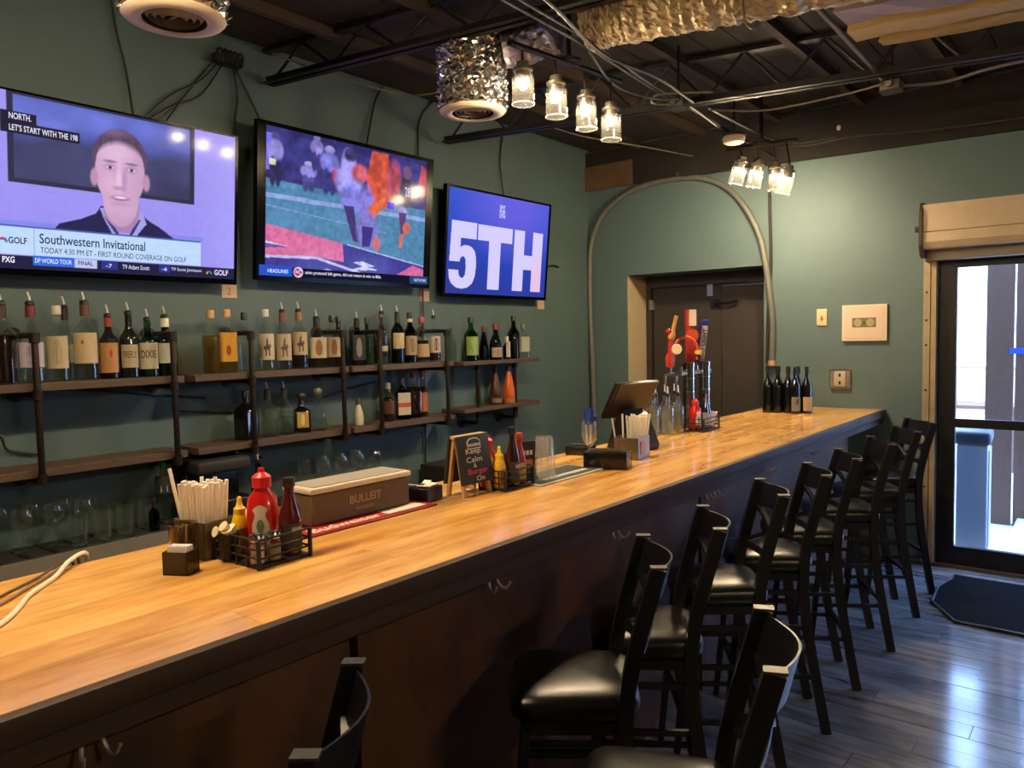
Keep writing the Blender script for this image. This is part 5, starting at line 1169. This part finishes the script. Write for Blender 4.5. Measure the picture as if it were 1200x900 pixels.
def straw_box(label, cx, cy, w, d, h, rz, mat, ns, sh, spread, seed, lean=None):
    r = random.Random(seed); t = thing('straw_box', label, 'box', (cx, cy, BZ), rz)
    m = MB(); th = .004
    m.span((-w / 2, -d / 2, 0), (w / 2, -d / 2 + th, h)); m.span((-w / 2, d / 2 - th, 0), (w / 2, d / 2, h)); m.span((-w / 2, -d / 2, 0), (-w / 2 + th, d / 2, h)); m.span((w / 2 - th, -d / 2, 0), (w / 2, d / 2, h)); m.span((-w / 2, -d / 2, 0), (w / 2, d / 2, .006))
    m.build('box', mat, t, smooth=False)
    return t
def straw(x, y_, z, dx, dy, L_, lb, grp, r=.0032, mat=None):
    o = MB().tube([(0, 0, 0), (dx, dy, L_)], r, 7).build('drinking_straw', mat or M_PAPER, None, (x, y_, z)); return tag(o, lb, 'straw', grp)
M_KRAFT = P('grey brown plastic box', '5a5244', .45)
t = straw_box('grey brown box packed with white straws behind the nearest caddy', -1.955, 1.085, .13, .10, .10, .1, M_KRAFT, 0, 0, 0, 1)
M_SLEEVE = P('straw sleeve paper', 'f4ecdc', .7)
k = 0
for i in range(6):
    for j in range(6):
        straw(-2.0 + i * .0165 + random.uniform(-.002, .002), 1.055 + j * .0125 + random.uniform(-.002, .002), BZ + .01, (i - 2.5) * .003, (j - 2.5) * .0045, .185 + random.uniform(-.006, .008), 'white paper wrapped straw standing upright in the grey brown box', 'straws in the grey brown box', .0052, M_SLEEVE)
straw(-2.0, 1.06, BZ + .012, -.03, -.028, .222, 'white straw leaning far out to the side of the grey brown box', 'straws in the grey brown box', .005, M_SLEEVE)
t = thing('plastic_cup', 'clear crumpled plastic cup behind the straws', 'cup', (-2.08, 1.19, BZ))
MB().lathe([(.001, .002), (.024, 0), (.036, .16), (.034, .16), (.022, .006), (.001, .006)], 18, cap=False).build('wall', GLASS('thin plastic cup', (.9, .88, .84), .9, .1, .3), t)
MB().lathe([(.037, .158), (.039, .161), (.037, .164)], 18, cap=False).build('rim', GLASS('cup rim', (.85, .84, .8), .9, .1, .5), t)
t = thing('napkin_stack', 'short stack of white napkins on a black tray behind the nearest caddy', 'napkins', (-2.05, 1.30, BZ), .1)
MB().box((0, 0, .02), (.11, .10, .04)).build('tray', M_BLACK, t, smooth=False)
for k in range(3): MB().box((.002 * k, 0, .044 + k * .008), (.095, .09, .006)).build('napkin', M_PAPER, t, smooth=False)
# --- red bar mat and long whiskey box
def laid_mat(label, name, x0, x1, y0, y1, col, edge, texts):
    t = thing(name, label, 'bar mat', ((x0 + x1) / 2, y0, BZ)); w_ = x1 - x0; l_ = y1 - y0
    MB().bevbox((0, l_ / 2, .003), (w_, l_, .006), .002, 1).build('base', P(name + ' edge', edge, .5), t)
    MB().box((0, l_ / 2, .0066), (w_ - .02, l_ - .02, .0012)).build('field', P(name + ' field', col, .6), t, smooth=False)
    for body, a, b, wd, hh, tc in texts: flat_text(body, P('mat ink ' + tc, tc, .6), t, (b, a, .0078), (0, 1, 0), (-1, 0, 0), .05, fit=wd, height=hh, bold=.015)
    return t
laid_mat('red rubber bar mat with white Budweiser lettering under the long brown box', 'red_bar_mat', -2.03, -1.842, 1.345, 1.875, 'a8161c', '7a1418', [('Budweiser', .03, .075, .27, .045, 'e2d6c8')])
MB().box((.045, .41, .0076), (.055, .17, .0012)).build('white_panel', P('mat ink e2d6c8', 'e2d6c8', .6), bpy.data.objects['red_bar_mat'], smooth=False)
t = thing('whiskey_tray', 'long grey brown whiskey box with BULLEIT lettering and white lid on the bar', 'box', (-1.99, 1.615, BZ + .008), -.02)
MB().bevbox((0, 0, .048), (.14, .40, .096), .004, 1).build('box', P('box brown grey', '5e4c36', .5, vary=.15, vscale=12), t)
lid = MB().bevbox((0, 0, .107), (.152, .412, .018), .006, 2); lid.build('lid', P('white lid', 'c9bfae', .5), t)
MB().box((0, 0, .117), (.12, .37, .003)).build('lid_panel', P('grey lid film', 'a49c90', .35), t, smooth=False)
flat_text('BULLEIT', P('gold print', 'a98f5e', .5), t, (.0708, -.055, .045), (0, 1, 0), (0, 0, 1), .05, fit=.13, height=.026, bold=.01)
flat_text('WHISKEY', P('gold print', 'a98f5e', .5), t, (.0708, -.035, .022), (0, 1, 0), (0, 0, 1), .05, fit=.08, height=.010)
t = thing('garnish_box', 'small black box heaped with white packets at the end of the red mat', 'box', (-1.945, 1.915, BZ), .2)
MB().bevbox((0, 0, .025), (.09, .10, .05), .003, 1).build('box', M_BLACK, t)
for k in range(8): MB().box((random.uniform(-.03, .03), random.uniform(-.035, .035), .053 + random.uniform(0, .006)), (.03, .022, .004), Matrix.Rotation(random.uniform(-.4, .4), 4, 'X')).build('packet', M_PAPER, t, smooth=False)
# --- chalkboard A-frame
t = thing('chalkboard_sign', 'small chalkboard sign reading Keep Calm and Burger On on the bar', 'sign', (-1.885, 2.085, BZ), .0)
M_PINE = P('pine frame', 'c79a58', .5, vary=.2, vscale=20); M_SLATE = P('slate', '23262a', .7, vary=.2, vscale=30)
def board_face(sg, nm):
    tilt = Matrix.Rotation(-sg * .16, 4, 'Y')
    MB().bevbox(tilt @ Vector((0, 0, .0)) + Vector((sg * .030, 0, .132)), (.010, .176, .178), .0045, 2, tilt).build(nm, M_SLATE, t)
board_face(-1, 'slate'); board_face(1, 'slate')
for sy in (-1, 1):
    for sg in (-1, 1): MB().tube([(sg * .040, sy * .068, 0), (sg * .006, sy * .068, .212)], .0095, 4).build('leg', M_PINE, t, smooth=False)
MB().box((0, 0, .215), (.03, .165, .010)).build('top_rail', M_PINE, t, smooth=False)
MB().box((0, .0, .025), (.06, .012, .01)).build('brace', M_PINE, t, smooth=False)
# writing follows the tilted front face
n_ = Matrix.Rotation(-.16 * -1, 4, 'Y')
def chalk(body, yc, zc, wd, hh, col):
    ez = n_ @ Vector((0, 0, 1)); ez = Vector((-math.sin(.16), 0, math.cos(.16)))
    base = Vector((.030, 0, .132)) + Vector((math.cos(.16), 0, math.sin(.16))) * .0058
    p = base + Vector((0, yc - wd / 2, 0)) + ez * (zc - .132)
    flat_text(body, P('chalk ' + col, col, .8), t, p, (0, 1, 0), ez, .05, fit=wd, height=hh, bold=.004)
for a in t.children:
    pass
chalk('Keep', -.008, .146, .08, .026, 'd9d6cc'); chalk('Calm', -.008, .121, .085, .020, 'd9d6cc'); chalk('&', -.008, .101, .016, .015, 'd9d6cc'); chalk('Burger', .006, .072, .11, .026, 'd8447a'); chalk('On', .014, .052, .045, .017, 'd9d6cc')
def burger_icon():
    ez = Vector((-math.sin(.16), 0, math.cos(.16))); base = Vector((.030, 0, .132)) + Vector((math.cos(.16), 0, math.sin(.16))) * .006
    f = lambda a, b: base + Vector((0, a, 0)) + ez * (b - .132)
    MB().tube([f(-.036, .186), f(-.034, .197), f(-.02, .206), f(0, .208), f(.02, .206), f(.034, .197), f(.036, .186), f(-.036, .186)], .0016, 5).build('drawing', P('chalk d9d6cc', 'd9d6cc', .8), t)
    MB().tube([f(-.036, .180), f(.036, .180)], .0018, 5).build('drawing', P('chalk d9d6cc', 'd9d6cc', .8), t); MB().tube([f(-.036, .175), f(-.032, .170), f(.032, .170), f(.036, .175)], .0016, 5).build('drawing', P('chalk d9d6cc', 'd9d6cc', .8), t)
burger_icon()
# --- second caddy
caddy('black wire condiment caddy beside the chalkboard sign', -1.85, 2.262, .125, .17, .0)
sauce('tall dark sauce bottle in the caddy beside the chalkboard', -1.818, 2.262, BZ + .008, .225, .027, '220806')
ketchup('red ketchup bottle behind the dark sauce in the chalkboard side caddy', -1.89, 2.20, BZ + .008, .95, -.6)
mustard('yellow mustard bottle in the caddy beside the chalkboard', -1.838, 2.205, BZ + .008, .95)
sauce('red hot sauce bottle with orange cap right of the dark sauce', -1.83, 2.318, BZ + .008, .195, .025, 'a02a14', 'c23a1a', 'b59a58')
t = thing('pint_glass', 'tall ribbed clear plastic cup stacked upside down on the black bar mat edge', 'cup', (-1.795, 2.435, BZ + .008))
MB().lathe([(.042, 0), (.042, .008), (.033, .165), (.028, .172), (.001, .172)], 24, cap=False).build('wall', GLASS('ribbed plastic', (.86, .85, .80), 1., .08, .35, .12), t)
for k in range(10): a = 2 * PI * k / 10; MB().tube([(.0425 * math.cos(a), .0425 * math.sin(a), .004), (.0335 * math.cos(a), .0335 * math.sin(a), .165)], .0014, 5).build('rib', GLASS('ribbed plastic', (.86, .85, .80)), t)
t = thing('menu_holder', 'black card with red and white print standing behind the ribbed cup', 'menu card', (-1.862, 2.395, BZ + .008), -.45)
MB().box((0, 0, .075), (.012, .09, .15)).build('card', P('black card', '17161a', .5), t, smooth=False)
for k in range(4): MB().box((.0066, -.024 + k * .016, .105), (.001, .011, .018)).build('print', P('card white', 'b9b4ac', .6), t, smooth=False)
MB().box((.0068, .0, .06), (.001, .06, .035)).build('print', P('card red', 'a85a4c', .6), t, smooth=False)
MB().box((0, 0, .006), (.05, .09, .012)).build('foot', M_BLACK, t, smooth=False)
laid_mat('black rubber bar mat with white lettering and pale border beside the ribbed cup', 'black_bar_mat', -1.925, -1.735, 2.33, 2.775, '26302a', 'b9b5a8', [('SPORTS GRILL', .05, .06, .32, .035, 'd0ccc0')] if False else [])
for i, (dx, y0) in enumerate(((.055, .06), (.02, .08))):
    pass
# white raised stripe lettering on the black mat (unreadable in the photo)
for k in range(11): MB().box((-1.79 + .0, 2.43 + k * .028, BZ + .0078), (.028, .018, .0012)).build('letter_mark', P('mat ink d0ccc0', 'd0ccc0', .6), bpy.data.objects['black_bar_mat'], smooth=False)
for o in [o for o in bpy.data.objects['black_bar_mat'].children if o.name.startswith('letter_mark')]: o.location = (1.83, -2.33, -BZ)
# --- register corner
t = thing('card_reader', 'small flat black card reader at the back edge of the bar', 'card reader', (-2.06, 3.09, BZ), .3)
MB().bevbox((0, 0, .022), (.13, .10, .044), .006, 2).build('body', M_BLACK, t); MB().box((0, 0, .046), (.09, .06, .004)).build('keypad', M_MATTE, t, smooth=False)
t = thing('napkin_box', 'glossy black napkin box in front of the stainless straw box', 'box', (-1.755, 2.845, BZ), .35)
MB().bevbox((0, 0, .036), (.19, .13, .072), .004, 2).build('box', P('glossy black box', '17120f', .18), t); MB().box((0, 0, .0735), (.15, .09, .003)).build('insert', P('dark insert', '241a14', .3), t, smooth=False)
b_ = MB().tube([(-.097, -.02 + .018 * math.cos(a), .035 + .018 * math.sin(a)) for a in np.linspace(0, 2 * PI, 16)], .003, 6); b_.build('ring_emblem', M_STAIN, t)
t = thing('stemmed_glass', 'footed glass holding blue pens beside the register', 'glass', (-1.97, 3.03, BZ)) 
MB().lathe([(.036, 0), (.034, .003), (.007, .010), (.005, .02), (.005, .045), (.012, .052), (.036, .085), (.040, .12), (.034, .17), (.032, .17), (.037, .12), (.033, .088), (.001, .056)], 22, cap=False).build('bowl', GLASS('beer glass', (.95, .93, .90), 1., .03, .4, .06), t)
for k, (x, y_, dx) in enumerate(((-1.978, 3.025, -.012), (-1.965, 3.03, .004), (-1.972, 3.042, .016))):
    o = thing('ballpoint_pen', 'blue capped pen standing in the footed glass', 'pen', (x, y_, BZ + .065), 0, 'pens in the footed glass')
    MB().tube([(0, 0, 0), (dx * .5, 0, .09)], .0045, 8).build('barrel', P('pale pen', 'c9cdd8', .4), o); MB().tube([(dx * .5, 0, .09), (dx, 0, .165)], .006, 8).build('cap', P('blue pen cap', '2347c4', .35), o)
t = straw_box('brushed stainless box holding white straws beside the register', -1.80, 3.13, .12, .15, .10, .15, M_STAIN, 0, 0, 0, 2)
MB().box((.0615, -.02, .05), (.003, .05, .06)).build('badge', P('copper badge', '9a7050', .4, metal=.6), t, smooth=False)
for i in range(5):
    for j in range(5): straw(-1.815 + i * .014, 3.13 + j * .013, BZ + .01, .004 * (i - 1), .010 * (j - 1.2), .185 + random.uniform(-.006, .006), 'white straw fanned out in the stainless box', 'straws in the stainless box', .0045)
straw(-1.845, 3.08, BZ + .01, -.022, -.012, .175, 'single white straw leaning at the near corner of the stainless box', 'straws in the stainless box', .0035); straw(-1.825, 3.10, BZ + .01, -.006, .0, .195, 'single white straw upright next to the leaning one in the stainless box', 'straws in the stainless box', .0045)
t = thing('register_monitor', 'black touch screen register seen from behind on its wedge stand', 'register', (-1.95, 3.38, BZ), -.25)
MB().bevbox((.0, 0, .25), (.022, .30, .21), .006, 2, Matrix.Rotation(.55, 4, 'Y')).build('screen_housing', P('register brown black', '1d1712', .3), t)
MB().bevbox((.02, 0, .255), (.004, .27, .18), .001, 1, Matrix.Rotation(.55, 4, 'Y')).build('rear_panel', P('register back', '2a211b', .4), t)
MB().prism([(-.10, 0), (.12, 0), (.13, .03), (.06, .17), (.02, .2), (-.03, .16)], 1, -.07, .07).build('wedge_stand', P('register stand', '23262a', .3), t, smooth=False)
MB().box((.11, .02, .02), (.03, .06, .018)).build('port', M_BLACK, t, smooth=False)
# --- mixers, beer tower
MIXG = 'mixer bottles beside the beer tower'
for k, (x, y_, lq, lb) in enumerate(((-2.08, 3.86, 'lime', 'first clear mixer bottle with pourer behind the register'), (-2.11, 3.945, 'water', 'second clear mixer bottle with pourer behind the register'), (-2.03, 3.94, 'lime', 'front clear mixer bottle with pourer, pale juice inside'), (-2.105, 4.05, 'yellow', 'mixer bottle with pale yellow juice beside the beer tower'), (-2.02, 4.05, 'water', 'clear mixer bottle with pourer in front of the yellow one'), (-2.095, 4.15, 'yellow', 'last mixer bottle, golden juice, nearest the beer tower'))):
    bottle(lb, x, y_, BZ, .275, .034, 'clear', lq, .55, group=MIXG, shape='tall', name='mixer_bottle')
def beer_tower():
    t = thing('beer_tower', 'double column chrome beer tower with four faucets at the back of the bar', 'beer tower', (-2.07, 4.39, BZ))
    for y_ in (-.10, .12):
        MB().lathe([(.05, 0), (.05, .012), (.037, .018), (.037, .37), (.04, .372), (.04, .395), (.03, .4)], 28, (0, y_, 0)).build('column', P('polished steel', '8f8b86', .12, metal=1.), t)
        for z in (.13, .22, .30): MB().lathe([(.0385, z), (.0385, z + .006)], 28, (0, y_, 0), cap=False).build('band', M_CHROME, t)
    for i, y_ in enumerate((-.20, -.06, .05, .16)):
        f = MB().tube([(-.03, y_, .33), (-.08, y_, .33), (-.10, y_, .32), (-.108, y_, .26)], .012, 10).build('faucet', M_CHROME, t)
        MB().cyl((-.07, y_, .33), (-.07, y_, .37), .011, 10).build('collar', M_CHROME, f)
    MB().cyl((0, -.22, .335), (0, .2, .335), .016, 12).build('crossbar', M_CHROME, t)
beer_tower()
HZ = BZ + .37
def handle(lb, y_, x=-2.14): return thing('tap_handle', lb, 'tap handle', (x, y_, HZ), -.8, 'beer tap handles')
t = handle('red and gold tap handle with cream oval badge, nearest on the beer tower', 4.20)
MB().tube([(0, 0, 0), (0, -.005, .10), (0, .0, .19)], [.012, .018, .014], 12, 4).build('grip', P('tap red', 'b02a22', .35), t); MB().tube([(0, 0, .17), (0, .02, .25), (0, .035, .31)], [.02, .022, .012], 10, 3).build('blade', P('tap gold', 'b8822c', .4, vary=.3, vscale=30), t)
MB().lathe([(.03, 0), (.032, .005), (.03, .01)], 18, (.014, .03, .11), Matrix.Rotation(PI / 2, 4, 'Y')).build('badge', P('tap cream', 'd8caa4', .4), t); MB().lathe([(.001, -.02), (.018, -.008), (.02, .005), (.001, .022)], 12, (0, -.012, .215)).build('knob', P('tap red', 'b02a22', .35), t)
t = handle('curved red tap handle arched like a bird neck', 4.315)
MB().tube([(0, -.06, 0), (0, -.055, .07), (0, -.02, .15), (0, .04, .18), (0, .095, .15), (0, .115, .09), (0, .11, .04)], [.024, .026, .028, .030, .027, .020, .010], 12, 4).build('neck', P('tap coral', 'd2502c', .35, vary=.25, vscale=14), t)
MB().lathe([(.022, -.012), (.024, .0), (.02, .014)], 14, (0, .118, .085)).build('yellow_ring', P('tap yellow', 'd8a81c', .35), t); MB().tube([(0, .118, .075), (0, .125, .02)], [.018, .006], 10).build('beak', M_BLACK, t)
t = handle('tall red and white striped tap handle', 4.455)
MB().box((0, 0, .13), (.028, .05, .26)).build('paddle', P('tap red', 'b02a22', .35), t, smooth=False); MB().box((.0145, .012, .30), (.03, .042, .10)).build('white_top', P('tap white', 'd9d0c2', .4), t, smooth=False); MB().box((.0, -.016, .30), (.03, .02, .10)).build('red_top', P('tap red', 'b02a22', .35), t, smooth=False)
MB().lathe([(.04, 0), (.04, .008)], 20, (.014, .01, .19), Matrix.Rotation(PI / 2, 4, 'Y')).build('round_badge', P('tap coral', 'c23a2c', .35), t); MB().cyl((0, 0, -.01), (0, 0, .02), .01, 10).build('ferrule', M_CHROME, t)
t = handle('blue and white tap handle lettered BUD LIGHT', 4.60)
rot = Matrix.Rotation(-.13, 4, 'X')
MB().bevbox((0, .016, .13), (.024, .042, .25), .008, 2, rot).build('paddle', P('tap white', 'd9d0c2', .4), t); MB().bevbox((0, .035, .268), (.028, .046, .04), .010, 2, rot).build('blue_top', P('tap blue', '1e2f8c', .35), t); MB().bevbox((-.002, -.008, .14), (.024, .02, .25), .006, 2, rot).build('blue_side', P('tap blue', '1e2f8c', .35), t)
ey_ = rot @ Vector((0, 0, 1)); flat_text('BUD LIGHT', P('tap blue', '1e2f8c', .35), t, Vector((.0128, .018, .03)), ey_, rot @ Vector((0, -1, 0)), .05, fit=.20, height=.026, bold=.02)
MB().cyl((0, 0, -.01), (0, 0, .02), .01, 10).build('ferrule', M_CHROME, t)
# --- third caddy
caddy('black wire condiment caddy in front of the beer tower', -1.965, 4.245, .12, .235, .05)
ketchup('red ketchup bottle in the caddy in front of the beer tower', -1.975, 4.18, BZ + .008, .9)
mustard('yellow mustard bottle in the caddy in front of the beer tower', -2.005, 4.195, BZ + .008, .8) if False else None
sauce('dark sauce bottle in the caddy in front of the beer tower', -1.945, 4.235, BZ + .008, .235, .028, '180806', '17120f', '8a857c')
sauce('brown sauce bottle with slanting white label in the far caddy', -1.955, 4.295, BZ + .008, .20, .026, '4a2014', '8a1c18', 'c0b8ac')
t = thing('sugar_packets', 'white sugar packets sticking out of the far caddy', 'packets', (-1.96, 4.338, BZ + .008))
for k in range(6): MB().box((-.03 + k * .012, .0 + .004 * (k % 2), .05), (.004, .03, .09), Matrix.Rotation(.12 * (k - 2.5), 4, 'Y')).build('packet', M_PAPER, t, smooth=False)
# --- wine bottles at the end of the bar
WN = 'wine bottles at the far end of the bar'
wl = [(-2.03, 5.50, None), (-1.995, 5.40, None), (-1.955, 5.50, None), (-1.925, 5.40, None), (-1.885, 5.50, None), (-1.855, 5.42, None), (-1.815, 5.50, None), (-1.80, 5.395, '8f8a80'), (-1.735, 5.44, 'c4ac80')]
wd = ['first', 'second', 'third', 'fourth', 'fifth', 'sixth', 'seventh']
for k, (x, y_, lc) in enumerate(wl):
    lb = ('%s dark wine bottle from the recess side at the far bar end' % wd[k]) if lc is None else ('dark wine bottle with grey picture label at the far bar end' if k == 7 else 'dark wine bottle with cream label, last of the row by the outlet')
    bottle(lb, x, y_, BZ, .325, .036, 'wine', None, lab=lc, l0=.06, l1=.36, cap='none', shape='wine', name='wine_bottle', face=-.9, group=WN, neck='141012', figure=[(-.5, .5), (-.1, .8), (.3, .9), (.4, .6), (0, .45)] if k == 7 else None, tcol='3a3a40')
# --- cables lying on the bar
tag(MB().tube([(-1.95, -.85, BZ + .006), (-1.80, -.4, BZ + .006), (-1.70, .1, BZ + .006), (-1.71, .42, BZ + .006), (-1.796, .541, BZ + .006), (-1.878, .604, BZ + .006), (-1.953, .651, BZ + .006), (-2.05, .74, BZ + .006), (-2.118, .80, BZ + .02), (-2.16, .86, BZ + .02), (-2.20, .87, BZ - .06), (-2.21, .88, BZ - .3)], .0055, 8, 6).build('charger_cable', M_WCABLE), 'thick white cable lying across the near corner of the bar', 'cable')
tag(MB().tube([(-2.0, -.85, BZ + .004), (-1.86, -.4, BZ + .004), (-1.77, .1, BZ + .004), (-1.80, .40, BZ + .004), (-1.93, .575, BZ + .004), (-2.01, .66, BZ + .004), (-2.08, .735, BZ + .005), (-2.14, .815, BZ + .012), (-2.18, .85, BZ - .02), (-2.19, .86, BZ - .3)], .0035, 8, 6).build('charger_cable', P('dull brown cable', '7a6448', .5)), 'thinner dull cable beside the white cable on the bar', 'cable')
tag(MB().tube([(-2.05, -.85, BZ + .004), (-1.92, -.4, BZ + .004), (-1.84, .1, BZ + .004), (-1.87, .38, BZ + .004), (-1.97, .56, BZ + .004), (-2.03, .64, BZ + .004), (-2.09, .72, BZ + .005), (-2.155, .80, BZ + .01), (-2.185, .84, BZ - .03), (-2.2, .85, BZ - .3)], .003, 8, 6).build('charger_cable', P('dark brown cable', '4a3a28', .5)), 'dark thin cable nearest the back edge of the bar', 'cable')
